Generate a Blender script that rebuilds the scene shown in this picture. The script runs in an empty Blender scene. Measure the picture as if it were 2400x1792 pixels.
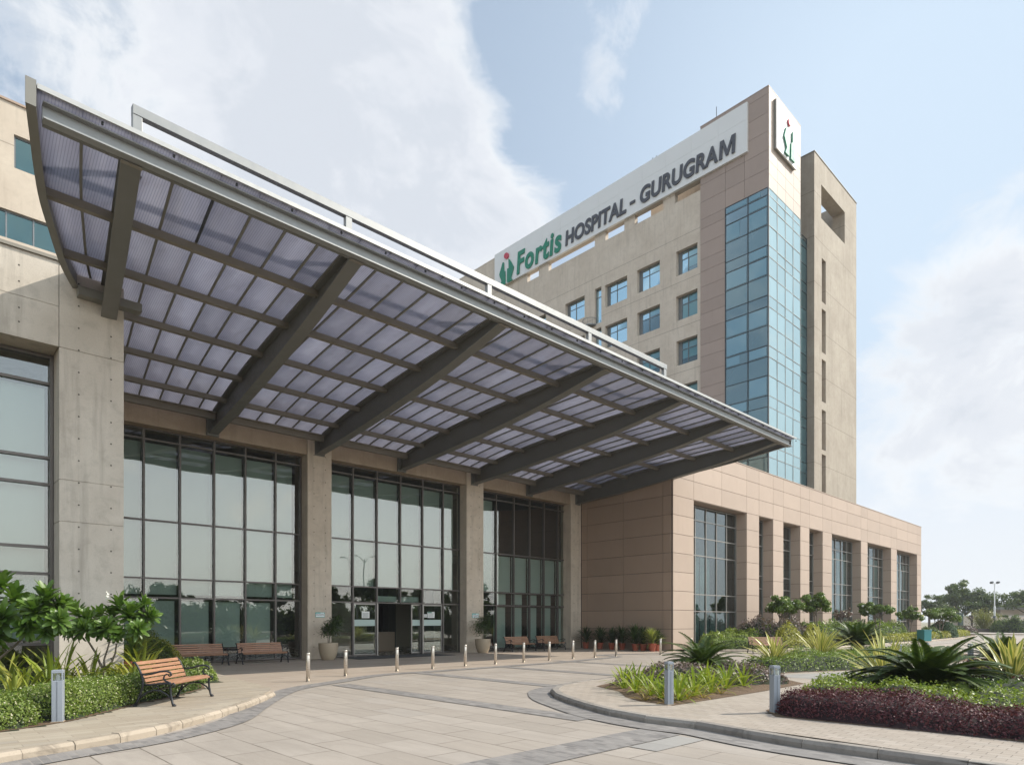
import bpy, bmesh, math, random
import numpy as np
from mathutils import Vector, Matrix
random.seed(7)
RNG = np.random.default_rng(11)
R = math.radians
scene = bpy.context.scene
COL = scene.collection

# ---------------------------------------------------------------- survey of the place
# The plot is measured in metres: X runs along the entrance front, Y runs into the site.
F, CX, HY, CH = 1518.0, 1200.0, 1455.0, 1.7
HEAD = R(46.3)
cH, sH = math.cos(HEAD), math.sin(HEAD)

def G(px, py, z=0.0):
    """ground point (X, Y) surveyed from the photograph at height z"""
    d = F * (CH - z) / (py - HY)
    l = (px - CX) / F * d
    return (cH * d + sH * l, sH * d - cH * l)

def onY(px, Y):
    t = (px - CX) / F
    return Y * (cH + t * sH) / (sH - t * cH)

def onX(px, X):
    t = (px - CX) / F
    return X * (sH - t * cH) / (cH + t * sH)

def ZZ(py, X, Y):
    return CH + (HY - py) * (cH * X + sH * Y) / F

def at(px, d):
    l = (px - CX) / F * d
    return (cH * d + sH * l, sH * d - cH * l)

# ---------------------------------------------------------------- node helpers
class NT:
    def __init__(s, tree):
        s.t = tree
        s.t.nodes.clear()
    def n(s, typ, **kw):
        nd = s.t.nodes.new(typ)
        ins = kw.pop('ins', {})
        for k, v in kw.items():
            setattr(nd, k, v)
        for k, v in ins.items():
            if isinstance(v, bpy.types.NodeSocket):
                s.t.links.new(v, nd.inputs[k])
            else:
                nd.inputs[k].default_value = v
        return nd
    def math(s, op, a, b=0.0, c=None, clamp=False):
        nd = s.t.nodes.new('ShaderNodeMath'); nd.operation = op; nd.use_clamp = clamp
        for i, v in enumerate((a, b, c)):
            if v is None: continue
            if isinstance(v, bpy.types.NodeSocket): s.t.links.new(v, nd.inputs[i])
            else: nd.inputs[i].default_value = v
        return nd.outputs[0]
    def mix(s, fac, a, b, blend='MIX'):
        nd = s.t.nodes.new('ShaderNodeMix'); nd.data_type = 'RGBA'; nd.blend_type = blend
        for key, v in ((0, fac), (6, a), (7, b)):
            if isinstance(v, bpy.types.NodeSocket): s.t.links.new(v, nd.inputs[key])
            else: nd.inputs[key].default_value = (*v, 1) if isinstance(v, tuple) and len(v) == 3 else v
        return nd.outputs[2]
    def noise(s, vec, scale, detail=4, rough=.55, dist=0.0):
        nd = s.n('ShaderNodeTexNoise', ins={'Scale': scale, 'Detail': detail, 'Roughness': rough, 'Distortion': dist})
        if vec is not None: s.t.links.new(vec, nd.inputs['Vector'])
        return nd.outputs['Fac']
    def ramp(s, fac, stops, interp='LINEAR'):
        nd = s.n('ShaderNodeValToRGB'); cr = nd.color_ramp; cr.interpolation = interp
        while len(cr.elements) < len(stops): cr.elements.new(.5)
        for e, (p, c) in zip(cr.elements, stops):
            e.position = p; e.color = (*c, 1) if len(c) == 3 else c
        s.t.links.new(fac, nd.inputs[0])
        return nd.outputs[0]
    def maprange(s, v, a, b, c, d):
        nd = s.n('ShaderNodeMapRange', ins={1: a, 2: b, 3: c, 4: d}); s.t.links.new(v, nd.inputs[0])
        return nd.outputs[0]
    def mapping(s, vec, scale=(1, 1, 1), rot=(0, 0, 0), loc=(0, 0, 0)):
        nd = s.n('ShaderNodeMapping', ins={'Scale': scale, 'Rotation': rot, 'Location': loc})
        s.t.links.new(vec, nd.inputs[0])
        return nd.outputs[0]
    def bump(s, h, strength=.3, dist=.02):
        nd = s.n('ShaderNodeBump', ins={'Strength': strength, 'Distance': dist}); s.t.links.new(h, nd.inputs['Height'])
        return nd.outputs[0]
    def link(s, a, b): s.t.links.new(a, b)

def newmat(name):
    m = bpy.data.materials.new(name); m.use_nodes = True
    nt = NT(m.node_tree)
    out = nt.n('ShaderNodeOutputMaterial')
    return m, nt, out

def coords(nt, world):
    if world: return nt.n('ShaderNodeNewGeometry').outputs['Position']
    return nt.n('ShaderNodeTexCoord').outputs['Object']

MAT = {}
def simple(name, col, rough=.6, metal=0.0, var=.12, scale=3.0, bump=0.0, bscale=60.0, island=0.0, world=False, spec=.5, coat=0.0):
    m, nt, out = newmat(name)
    v = coords(nt, world)
    f = nt.noise(v, scale, 5, .6)
    c = nt.mix(f, tuple(x * (1 - var) for x in col), tuple(min(1, x * (1 + var)) for x in col))
    if island:
        ri = nt.n('ShaderNodeNewGeometry').outputs['Random Per Island']
        k = nt.maprange(ri, 0, 1, 1 - island, 1 + island)
        c = nt.mix(1.0, c, nt.n('ShaderNodeCombineColor', ins={0: k, 1: k, 2: k}).outputs[0], 'MULTIPLY')
    p = nt.n('ShaderNodeBsdfPrincipled', ins={'Base Color': c, 'Metallic': metal, 'Specular IOR Level': spec, 'Coat Weight': coat})
    rf = nt.maprange(nt.noise(v, scale * 4, 3), .3, .7, max(.02, rough - .08), min(1, rough + .08))
    nt.link(rf, p.inputs['Roughness'])
    if bump:
        nt.link(nt.bump(nt.noise(v, bscale, 4, .6), bump, .01), p.inputs['Normal'])
    nt.link(p.outputs[0], out.inputs[0])
    MAT[name] = m
    return m

# ---------------------------------------------------------------- mesh helpers
class MB:
    def __init__(s): s.v = []; s.f = []; s.mi = []; s.uv = []
    def add(s, vs, fs, mi=0):
        o = len(s.v); s.v += [tuple(p) for p in vs]
        for f in fs: s.f.append(tuple(i + o for i in f)); s.mi.append(mi)
    def quad(s, a, b, c, d, mi=0): s.add([a, b, c, d], [(0, 1, 2, 3)], mi)
    def box(s, x0, x1, y0, y1, z0, z1, mi=0):
        x0, x1 = sorted((x0, x1)); y0, y1 = sorted((y0, y1)); z0, z1 = sorted((z0, z1))
        s.add([(x0, y0, z0), (x1, y0, z0), (x1, y1, z0), (x0, y1, z0), (x0, y0, z1), (x1, y0, z1), (x1, y1, z1), (x0, y1, z1)],
              [(3, 2, 1, 0), (4, 5, 6, 7), (0, 1, 5, 4), (1, 2, 6, 5), (2, 3, 7, 6), (3, 0, 4, 7)], mi)
    def obox(s, c, ux, uy, uz, mi=0):
        c, ux, uy, uz = map(Vector, (c, ux, uy, uz))
        P = [c + a * ux + b * uy + g * uz for g in (-1, 1) for (a, b) in ((-1, -1), (1, -1), (1, 1), (-1, 1))]
        s.add(P, [(3, 2, 1, 0), (4, 5, 6, 7), (0, 1, 5, 4), (1, 2, 6, 5), (2, 3, 7, 6), (3, 0, 4, 7)], mi)
    def prism(s, poly, z0, z1, mi=0, mtop=None):
        n = len(poly)
        a = sum(poly[i][0] * poly[(i + 1) % n][1] - poly[(i + 1) % n][0] * poly[i][1] for i in range(n))
        if a < 0: poly = poly[::-1]
        vs = [(x, y, z0) for x, y in poly] + [(x, y, z1) for x, y in poly]
        s.add(vs, [tuple(range(n - 1, -1, -1))] + [(i, (i + 1) % n, n + (i + 1) % n, n + i) for i in range(n)], mi)
        s.add([(x, y, z1) for x, y in poly], [tuple(range(n))], mi if mtop is None else mtop)
    def sheet(s, poly, z, mi=0):
        n = len(poly)
        a = sum(poly[i][0] * poly[(i + 1) % n][1] - poly[(i + 1) % n][0] * poly[i][1] for i in range(n))
        if a < 0: poly = poly[::-1]
        s.add([(x, y, z) for x, y in poly], [tuple(range(n))], mi)
    def tube(s, pts, r, seg=8, mi=0, flat=1.0, cap=True):
        pts = [Vector(p) for p in pts]; n = len(pts)
        rs = r if isinstance(r, (list, tuple)) else [r] * n
        rings = []; up = None
        for i in range(n):
            d = (pts[min(i + 1, n - 1)] - pts[max(i - 1, 0)])
            if d.length < 1e-9: d = Vector((0, 0, 1))
            d.normalize()
            if up is None:
                up = Vector((0, 0, 1)) if abs(d.z) < .9 else Vector((1, 0, 0))
            a = d.cross(up)
            if a.length < 1e-4: a = d.cross(Vector((0, 1, 0)))
            a.normalize(); b = a.cross(d); b.normalize(); up = b
            rings.append([pts[i] + rs[i] * (math.cos(2 * math.pi * k / seg) * a * flat + math.sin(2 * math.pi * k / seg) * b) for k in range(seg)])
        vs = [p for rg in rings for p in rg]
        fs = [(i * seg + k, i * seg + (k + 1) % seg, (i + 1) * seg + (k + 1) % seg, (i + 1) * seg + k) for i in range(n - 1) for k in range(seg)]
        if cap: fs += [tuple(range(seg - 1, -1, -1)), tuple((n - 1) * seg + k for k in range(seg))]
        s.add(vs, fs, mi)
    def lathe(s, prof, c=(0, 0, 0), seg=24, mi=0):
        vs = []; n = len(prof)
        for (r, z) in prof:
            for k in range(seg):
                a = 2 * math.pi * k / seg
                vs.append((c[0] + r * math.cos(a), c[1] + r * math.sin(a), c[2] + z))
        fs = [(i * seg + k, i * seg + (k + 1) % seg, (i + 1) * seg + (k + 1) % seg, (i + 1) * seg + k) for i in range(n - 1) for k in range(seg)]
        fs += [tuple(range(seg - 1, -1, -1)), tuple((n - 1) * seg + k for k in range(seg))]
        s.add(vs, fs, mi)
    def build(s, name, mats, parent=None, smooth=False, bevel=0.0):
        me = bpy.data.meshes.new(name)
        me.from_pydata(s.v, [], s.f)
        mats = mats if isinstance(mats, (list, tuple)) else [mats]
        for m in mats: me.materials.append(MAT[m] if isinstance(m, str) else m)
        if len(mats) > 1: me.polygons.foreach_set('material_index', s.mi)
        if smooth: me.polygons.foreach_set('use_smooth', [True] * len(me.polygons))
        me.update()
        return link(name, me, parent, bevel)

def link(name, me, parent=None, bevel=0.0):
    o = bpy.data.objects.new(name, me); COL.objects.link(o)
    if parent is not None: o.parent = parent
    if bevel:
        b = o.modifiers.new('bevel', 'BEVEL'); b.width = bevel; b.segments = 2; b.limit_method = 'ANGLE'
    return o

def tag(o, label=None, cat=None, group=None, kind=None):
    if label: o['label'] = label
    if cat: o['category'] = cat
    if group: o['group'] = group
    if kind: o['kind'] = kind
    return o

def thing(name, label, cat, loc=(0, 0, 0), rz=0.0, group=None):
    o = bpy.data.objects.new(name, None); COL.objects.link(o)
    o.empty_display_size = .2
    o.location = loc; o.rotation_euler = (0, 0, rz)
    return tag(o, label, cat, group)

def copy_tree(o, loc=None, rz=None, scale=None, label=None, parent=None):
    c = o.copy(); COL.objects.link(c)
    if parent is not None: c.parent = parent
    for ch in list(o.children): copy_tree(ch, parent=c)
    if loc is not None: c.location = loc
    if rz is not None: c.rotation_euler = (0, 0, rz)
    if scale is not None: c.scale = (scale,) * 3 if not isinstance(scale, tuple) else scale
    if label: c['label'] = label
    return c

def npmesh(name, verts, faces, mats, parent=None, mi=None, uv=None, smooth=False):
    """verts (n,3) array, faces (m,4) array"""
    me = bpy.data.meshes.new(name)
    n, m = len(verts), len(faces); k = faces.shape[1]
    me.vertices.add(n); me.vertices.foreach_set('co', np.ascontiguousarray(verts, dtype=np.float32).ravel())
    me.loops.add(m * k); me.loops.foreach_set('vertex_index', np.ascontiguousarray(faces, dtype=np.int32).ravel())
    me.polygons.add(m); me.polygons.foreach_set('loop_start', np.arange(0, m * k, k, dtype=np.int32))
    me.polygons.foreach_set('loop_total', np.full(m, k, dtype=np.int32))
    for mm in (mats if isinstance(mats, (list, tuple)) else [mats]): me.materials.append(MAT[mm])
    if mi is not None: me.polygons.foreach_set('material_index', np.asarray(mi, dtype=np.int32))
    if uv is not None:
        l = me.uv_layers.new(name='UVMap'); l.data.foreach_set('uv', np.ascontiguousarray(uv, dtype=np.float32).ravel())
    me.update(calc_edges=True)
    if smooth: me.polygons.foreach_set('use_smooth', [True] * m)
    return link(name, me, parent)
# ---------------------------------------------------------------- materials
def concrete(name, c1, c2, stain=.5, joints=None, joff=0.0, streak=True, holes=False):
    m, nt, out = newmat(name)
    p0 = coords(nt, True)
    big = nt.noise(p0, .55, 6, .62, .4)
    med = nt.noise(p0, 2.6, 6, .65, .3)
    st = nt.noise(nt.mapping(p0, (2.2, 2.2, .16)), 1.6, 5, .6)
    fine = nt.noise(p0, 34, 3, .6)
    c = nt.mix(nt.ramp(big, [(.36, (0, 0, 0)), (.66, (1, 1, 1))]), c1, c2)
    dark = tuple(x * .62 for x in c1)
    c = nt.mix(nt.math('MULTIPLY', nt.ramp(med, [(.5, (0, 0, 0)), (.75, (1, 1, 1))]), .55 * stain), c, dark)
    if streak:
        c = nt.mix(nt.math('MULTIPLY', nt.ramp(st, [(.52, (0, 0, 0)), (.74, (1, 1, 1))]), .75 * stain), c, dark)
    c = nt.mix(nt.math('MULTIPLY', nt.ramp(fine, [(.45, (0, 0, 0)), (.7, (1, 1, 1))]), .22), c, dark)
    if joints:
        sep = nt.n('ShaderNodeSeparateXYZ'); nt.link(p0, sep.inputs[0])
        zz = nt.math('ADD', sep.outputs[2], joff)
        fr = nt.math('ABSOLUTE', nt.math('SUBTRACT', nt.math('FRACT', nt.math('DIVIDE', zz, joints)), .5))
        line = nt.math('GREATER_THAN', fr, .5 - .025 / joints)
        c = nt.mix(nt.math('MULTIPLY', line, .6), c, tuple(x * .35 for x in c1))
    p = nt.n('ShaderNodeBsdfPrincipled', ins={'Base Color': c, 'Roughness': .82, 'Specular IOR Level': .3})
    hb = nt.math('ADD', nt.math('MULTIPLY', fine, .4), med)
    nt.link(nt.bump(hb, .25, .02), p.inputs['Normal'])
    nt.link(p.outputs[0], out.inputs[0])
    MAT[name] = m

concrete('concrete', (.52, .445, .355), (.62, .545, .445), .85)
concrete('concrete_wall', (.46, .41, .345), (.54, .49, .42), .9)
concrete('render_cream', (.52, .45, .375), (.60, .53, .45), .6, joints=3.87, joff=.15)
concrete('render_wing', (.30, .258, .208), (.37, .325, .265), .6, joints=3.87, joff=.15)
concrete('render_plain', (.46, .39, .315), (.53, .46, .375), .5, joints=3.87, joff=2.0)
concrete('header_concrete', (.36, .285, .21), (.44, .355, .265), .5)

def cladding(name, col, isl):
    m, nt, out = newmat(name)
    g = nt.n('ShaderNodeNewGeometry')
    f = nt.noise(g.outputs['Position'], .8, 5, .6)
    fine = nt.noise(g.outputs['Position'], 90, 2)
    c = nt.mix(f, tuple(x * .92 for x in col), tuple(x * 1.08 for x in col))
    k = nt.maprange(g.outputs['Random Per Island'], 0, 1, 1 - isl, 1 + isl)
    c = nt.mix(1.0, c, nt.n('ShaderNodeCombineColor', ins={0: k, 1: k, 2: k}).outputs[0], 'MULTIPLY')
    st = nt.noise(nt.mapping(g.outputs['Position'], (1.8, 1.8, .22)), 2.4, 5, .65)
    c = nt.mix(nt.math('MULTIPLY', nt.ramp(st, [(.55, (0, 0, 0)), (.8, (1, 1, 1))]), .22), c, tuple(x * .7 for x in col))
    p = nt.n('ShaderNodeBsdfPrincipled', ins={'Base Color': c, 'Roughness': .55, 'Specular IOR Level': .35})
    nt.link(nt.bump(fine, .08, .005), p.inputs['Normal'])
    nt.link(p.outputs[0], out.inputs[0])
    MAT[name] = m
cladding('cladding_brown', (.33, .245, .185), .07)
cladding('cladding_taupe_sunlit', (.37, .30, .25), .04)  # same taupe panels, with their sunlit tone put into the colour
cladding('cladding_taupe', (.33, .26, .225), .05)
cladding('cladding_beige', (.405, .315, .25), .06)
simple('joint_dark', (.05, .04, .035), .9)

# stone floor slabs: long joints along Y, offset cross joints
def stone(name, cols, w, h, rot, mortar, msize, rough=.6, offset=.5, stain=.3, bump=.3, mdark=1.0):
    m, nt, out = newmat(name)
    p0 = coords(nt, True)
    v = nt.mapping(p0, rot=(0, 0, rot))
    wob = nt.n('ShaderNodeVectorMath', operation='MULTIPLY_ADD')
    nz = nt.n('ShaderNodeTexNoise', ins={'Scale': 1.5, 'Detail': 3}); nt.link(p0, nz.inputs['Vector'])
    nt.link(nz.outputs['Color'], wob.inputs[0]); wob.inputs[1].default_value = (.012, .012, 0); nt.link(v, wob.inputs[2])
    b = nt.n('ShaderNodeTexBrick', offset=offset, ins={'Color1': (0, 0, 0, 1), 'Color2': (1, 1, 1, 1), 'Mortar': (0, 0, 0, 1), 'Scale': 1.0,
             'Mortar Size': msize, 'Mortar Smooth': .1, 'Brick Width': w, 'Row Height': h, 'Bias': 0.0})
    nt.link(wob.outputs[0], b.inputs['Vector'])
    c = nt.ramp(b.outputs['Color'], [(0, cols[0]), (.45, cols[1]), (.8, cols[2]), (1, cols[3])])
    streak = nt.noise(nt.mapping(v, (.6, 3.0, 1)), 1.1, 6, .62, .6)
    c = nt.mix(nt.math('MULTIPLY', nt.ramp(streak, [(.42, (0, 0, 0)), (.7, (1, 1, 1))]), stain), c, tuple(x * .72 for x in cols[1]))
    grain = nt.noise(p0, 70, 3, .7)
    c = nt.mix(nt.math('MULTIPLY', grain, .18), c, tuple(x * .55 for x in cols[1]))
    blot = nt.noise(p0, .35, 5, .6, .8)
    c = nt.mix(nt.math('MULTIPLY', nt.ramp(blot, [(.48, (0, 0, 0)), (.7, (1, 1, 1))]), stain * .7), c, tuple(x * .8 for x in cols[0]))
    jn = nt.noise(p0, .9, 3)
    jf = nt.math('MULTIPLY', b.outputs['Fac'], nt.maprange(jn, .35, .6, .35 * mdark, 1.0 * mdark))
    c = nt.mix(jf, c, mortar)
    p = nt.n('ShaderNodeBsdfPrincipled', ins={'Base Color': c, 'Specular IOR Level': .35})
    nt.link(nt.maprange(streak, .3, .7, rough - .1, rough + .15), p.inputs['Roughness'])
    hb = nt.math('SUBTRACT', nt.math('MULTIPLY', grain, .15), b.outputs['Fac'])
    nt.link(nt.bump(hb, bump, .006), p.inputs['Normal'])
    nt.link(p.outputs[0], out.inputs[0])
    MAT[name] = m
stone('floor_slabs', [(.32, .28, .24), (.355, .31, .265), (.385, .34, .295), (.335, .30, .265)], 1.2, .60, R(90), (.12, .10, .08), .0095, stain=.6)
stone('apron_slabs', [(.345, .285, .23), (.375, .31, .25), (.40, .335, .275), (.365, .305, .25)], 1.2, .60, 0, (.22, .18, .15), .005)
stone('dark_setts', [(.16, .15, .145), (.235, .22, .21), (.29, .27, .255), (.20, .19, .18)], .20, .10, R(90), (.30, .27, .24), .007, stain=.5, bump=.6, mdark=.8)
stone('pavers', [(.34, .29, .24), (.375, .32, .265), (.41, .355, .30), (.355, .31, .26)], .24, .16, R(90), (.16, .135, .11), .0055, stain=.35)
stone('left_pavers', [(.34, .285, .22), (.375, .32, .25), (.41, .355, .28), (.31, .27, .225)], .60, .20, 0, (.20, .165, .13), .005, stain=.5)
stone('grey_flags', [(.27, .26, .245), (.31, .295, .275), (.34, .325, .30), (.29, .28, .26)], .9, .6, 0, (.18, .165, .15), .006, stain=.35)

def kerbstone(name, c1, c2, dirt):
    m, nt, out = newmat(name)
    p0 = coords(nt, True)
    g = nt.n('ShaderNodeNewGeometry')
    k = nt.mix(g.outputs['Random Per Island'], c1, c2)
    n1 = nt.noise(p0, 4, 6, .7, .5); n2 = nt.noise(p0, 55, 3, .7)
    k = nt.mix(nt.math('MULTIPLY', nt.ramp(n1, [(.5, (0, 0, 0)), (.68, (1, 1, 1))]), dirt), k, tuple(x * .42 for x in c1))
    k = nt.mix(nt.math('MULTIPLY', n2, .3), k, tuple(x * .6 for x in c1))
    p = nt.n('ShaderNodeBsdfPrincipled', ins={'Base Color': k, 'Roughness': .8})
    nt.link(nt.bump(nt.math('ADD', n2, n1), .35, .012), p.inputs['Normal'])
    nt.link(p.outputs[0], out.inputs[0]); MAT[name] = m
kerbstone('kerb_pale', (.33, .275, .21), (.41, .345, .27), .75)
kerbstone('kerb_grey', (.23, .205, .18), (.31, .28, .245), .6)

def soil():
    m, nt, out = newmat('soil')
    p0 = coords(nt, True)
    n1 = nt.noise(p0, 26, 5, .75); n2 = nt.noise(p0, 3, 4)
    c = nt.ramp(n1, [(.3, (.05, .03, .018)), (.55, (.17, .105, .06)), (.75, (.33, .23, .14))])
    c = nt.mix(nt.math('MULTIPLY', n2, .5), c, (.06, .04, .02))
    p = nt.n('ShaderNodeBsdfPrincipled', ins={'Base Color': c, 'Roughness': .95})
    nt.link(nt.bump(n1, .8, .03), p.inputs['Normal'])
    nt.link(p.outputs[0], out.inputs[0]); MAT['soil'] = m
soil()
simple('earth', (.20, .18, .11), .95, var=.35, scale=.15, world=True)
simple('asphalt', (.32, .29, .255), .85, var=.15, scale=.5, world=True, bump=.2)

simple('steel_olive', (.18, .175, .152), .5, .0, .08, 1.2, world=True, spec=.45)
simple('steel_dark', (.15, .15, .138), .5, .0, .08, 1.2, world=True, spec=.45)
simple('steel_purlin', (.21, .19, .155), .55, .0, .1, 1.2, world=True)
simple('alu_light', (.27, .275, .27), .42, .25, .06, 1.5, world=True)
simple('alu_white', (.40, .40, .385), .4, .2, .05, 1.5, world=True)
simple('mullion', (.115, .102, .092), .4, .3, .06, 1.5, world=True)
simple('mullion_light', (.28, .265, .24), .4, .4, .06, 1.5, world=True)
simple('mullion_dark', (.03, .035, .04), .4, .3, .06, 1.5, world=True)
simple('frame_grey', (.16, .17, .175), .45, .3, .06, 1.5, world=True)
simple('blind', (.60, .65, .61), .85, 0, .05, .4, world=True)
simple('curtain', (.42, .52, .46), .9, 0, .3, 2.0, world=True)
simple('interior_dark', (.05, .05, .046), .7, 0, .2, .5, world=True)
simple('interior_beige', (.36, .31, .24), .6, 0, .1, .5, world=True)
simple('interior_floor', (.20, .18, .155), .25, 0, .1, .8, world=True)
simple('door_frame', (.30, .285, .265), .35, .5, .05, 1, world=True)
simple('frost_band', (.42, .52, .48), .7, 0, .03, 1, world=True)
simple('paper', (.75, .77, .74), .7, 0, .03, 5, world=True)
simple('ink', (.12, .14, .14), .7)
simple('sign_teal', (.02, .33, .31), .5, 0, .05, 3, world=True)
simple('sign_white', (.80, .83, .82), .5, 0, .03, 3, world=True)
simple('mat_rubber', (.045, .045, .045), .9, 0, .2, 20, world=True, bump=.5)
simple('sign_panel', (.70, .70, .69), .38, .15, .04, .6, world=True)
simple('letter_dark', (.055, .058, .072), .45, 0, .05, 1, world=True)
simple('letter_green', (.0, .18, .105), .4, 0, .05, 1, world=True)
simple('letter_red', (.46, .03, .06), .4, 0, .05, 1, world=True)
simple('steel_brushed', (.60, .555, .49), .32, .85, .08, 9)
simple('lamp_paint', (.28, .31, .35), .5, .15, .05, 4)
simple('lamp_dark', (.05, .055, .06), .5, .2, .05, 4)
simple('iron_black', (.018, .02, .024), .42, .2, .2, 10, bump=.15)
simple('bin_teal', (.035, .20, .21), .5, 0, .08, 2)
simple('pot_beige', (.36, .29, .205), .6, 0, .06, 3, bump=.05)
simple('pot_terracotta', (.33, .085, .045), .8, 0, .2, 5, bump=.15)
simple('bark', (.20, .165, .13), .85, 0, .3, 6, bump=.5, bscale=25)
simple('bark_dark', (.09, .07, .05), .9, 0, .3, 4, bump=.5, bscale=18)
simple('wall_pale', (.50, .43, .36), .85, 0, .08, .4, world=True)
simple('wall_cap', (.42, .43, .42), .8, 0, .1, .5, world=True)
simple('post_green', (.07, .10, .085), .7, 0, .1, 1)
simple('post_white', (.72, .73, .73), .5)
simple('post_blue', (.03, .06, .28), .5)
simple('rock', (.10, .085, .07), .9, 0, .3, 2, bump=.5, bscale=8)
simple('roof_gravel', (.26, .24, .21), .95, 0, .3, 8, world=True, bump=.5)

def wood():
    m, nt, out = newmat('bench_wood')
    tc = nt.n('ShaderNodeTexCoord').outputs['Object']
    g = nt.noise(nt.mapping(tc, (1.2, 30, 30)), 2.0, 5, .65, .4)
    c = nt.ramp(g, [(.3, (.23, .115, .062)), (.55, (.34, .18, .105)), (.75, (.42, .24, .15))])
    k = nt.maprange(nt.n('ShaderNodeNewGeometry').outputs['Random Per Island'], 0, 1, .82, 1.12)
    c = nt.mix(1.0, c, nt.n('ShaderNodeCombineColor', ins={0: k, 1: k, 2: k}).outputs[0], 'MULTIPLY')
    p = nt.n('ShaderNodeBsdfPrincipled', ins={'Base Color': c, 'Roughness': .48})
    nt.link(nt.bump(g, .2, .003), p.inputs['Normal'])
    nt.link(p.outputs[0], out.inputs[0]); MAT['bench_wood'] = m
wood()

def glass(name, tint, refl, refl_col, wav=.0):
    m, nt, out = newmat(name)
    tr = nt.n('ShaderNodeBsdfTransparent', ins={'Color': (*tint, 1)})
    gl = nt.n('ShaderNodeBsdfGlossy', ins={'Color': (*refl_col, 1), 'Roughness': .0})
    fr = nt.n('ShaderNodeFresnel', ins={'IOR': 1.5})
    fac = nt.math('ADD', nt.math('MULTIPLY', fr.outputs[0], 1 - refl), refl, clamp=True)
    if wav:
        p0 = coords(nt, True)
        nt.link(nt.bump(nt.noise(p0, .5, 2), wav, .02), gl.inputs['Normal'])
    mx = nt.n('ShaderNodeMixShader')
    nt.link(fac, mx.inputs[0]); nt.link(tr.outputs[0], mx.inputs[1]); nt.link(gl.outputs[0], mx.inputs[2])
    nt.link(mx.outputs[0], out.inputs[0]); MAT[name] = m
glass('glass_hall', (.65, .74, .70), .13, (.97, .99, .97), .12)
glass('glass_window', (.45, .58, .58), .13, (.85, .95, .97), .12)
glass('glass_clear', (.85, .9, .9), .05, (1, 1, 1))

def opaque_glass(name, base, refl, refl_col, isl=.25):
    m, nt, out = newmat(name)
    g = nt.n('ShaderNodeNewGeometry')
    k = nt.maprange(g.outputs['Random Per Island'], 0, 1, 1 - isl, 1 + isl)
    c = nt.mix(1.0, (*base, 1), nt.n('ShaderNodeCombineColor', ins={0: k, 1: k, 2: k}).outputs[0], 'MULTIPLY')
    df = nt.n('ShaderNodeBsdfDiffuse', ins={'Color': c})
    gl = nt.n('ShaderNodeBsdfGlossy', ins={'Color': (*refl_col, 1), 'Roughness': .0})
    nt.link(nt.bump(nt.noise(g.outputs['Position'], .45, 2), .12, .03), gl.inputs['Normal'])
    fr = nt.n('ShaderNodeFresnel', ins={'IOR': 1.5})
    fac = nt.math('ADD', nt.math('MULTIPLY', fr.outputs[0], 1 - refl), refl, clamp=True)
    mx = nt.n('ShaderNodeMixShader')
    nt.link(fac, mx.inputs[0]); nt.link(df.outputs[0], mx.inputs[1]); nt.link(gl.outputs[0], mx.inputs[2])
    nt.link(mx.outputs[0], out.inputs[0]); MAT[name] = m
opaque_glass('glass_tower', (.05, .105, .118), .20, (.62, .77, .81))
opaque_glass('glass_tower_vent', (.06, .15, .18), .28, (.62, .80, .86))
opaque_glass('glass_tower_skylit', (.20, .30, .32), .20, (.82, .93, .95), .08)  # same tower glass, bright sky reflection put into its paler base colour
glass('glass_punched', (.30, .52, .56), .05, (.6, .82, .88), .12)

def polycarb():
    m, nt, out = newmat('polycarbonate')
    p0 = coords(nt, True)
    sep = nt.n('ShaderNodeSeparateXYZ'); nt.link(p0, sep.inputs[0])
    w = nt.math('ADD', sep.outputs[0], nt.math('MULTIPLY', sep.outputs[1], -.06))
    fr = nt.math('FRACT', nt.math('MULTIPLY', w, 19.0))
    line = nt.ramp(fr, [(0, (1, 1, 1)), (.16, (1, 1, 1)), (.28, (0, 0, 0)), (.92, (0, 0, 0)), (1, (1, 1, 1))])
    blot = nt.ramp(nt.noise(nt.mapping(p0, (1, .35, 1)), .55, 5, .65, .8), [(.34, (0, 0, 0)), (.68, (1, 1, 1))])  # soft streaks imitate reflections, put into the sheet's colour
    c = nt.mix(blot, (.40, .405, .445), (.50, .505, .535))
    c = nt.mix(nt.math('MULTIPLY', line, .6), c, (.22, .21, .27))
    rk = nt.maprange(nt.n('ShaderNodeNewGeometry').outputs['Random Per Island'], 0, 1, .84, 1.10)
    c = nt.mix(1.0, c, nt.n('ShaderNodeCombineColor', ins={0: rk, 1: rk, 2: rk}).outputs[0], 'MULTIPLY')
    dirt = nt.ramp(nt.noise(nt.mapping(p0, (1.5, .5, 1)), 2.2, 6, .7, .6), [(.52, (0, 0, 0)), (.75, (1, 1, 1))])
    c = nt.mix(nt.math('MULTIPLY', dirt, .3), c, (.19, .175, .17))
    tl = nt.n('ShaderNodeBsdfTranslucent'); nt.link(c, tl.inputs[0])
    df = nt.n('ShaderNodeBsdfDiffuse'); nt.link(nt.mix(.5, c, (.25, .24, .30)), df.inputs[0])
    gl = nt.n('ShaderNodeBsdfGlossy', ins={'Color': (.8, .8, .85, 1), 'Roughness': .22})
    tp = nt.n('ShaderNodeBsdfTransparent', ins={'Color': (.70, .69, .80, 1)})
    def mixs(f, a, b):
        x = nt.n('ShaderNodeMixShader')
        if isinstance(f, float): x.inputs[0].default_value = f
        else: nt.link(f, x.inputs[0])
        nt.link(a.outputs[0], x.inputs[1]); nt.link(b.outputs[0], x.inputs[2]); return x
    a = mixs(.66, df, tl)
    a = mixs(.22, a, tp)
    a = mixs(.10, a, gl)
    nt.link(a.outputs[0], out.inputs[0]); MAT['polycarbonate'] = m
polycarb()

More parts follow.
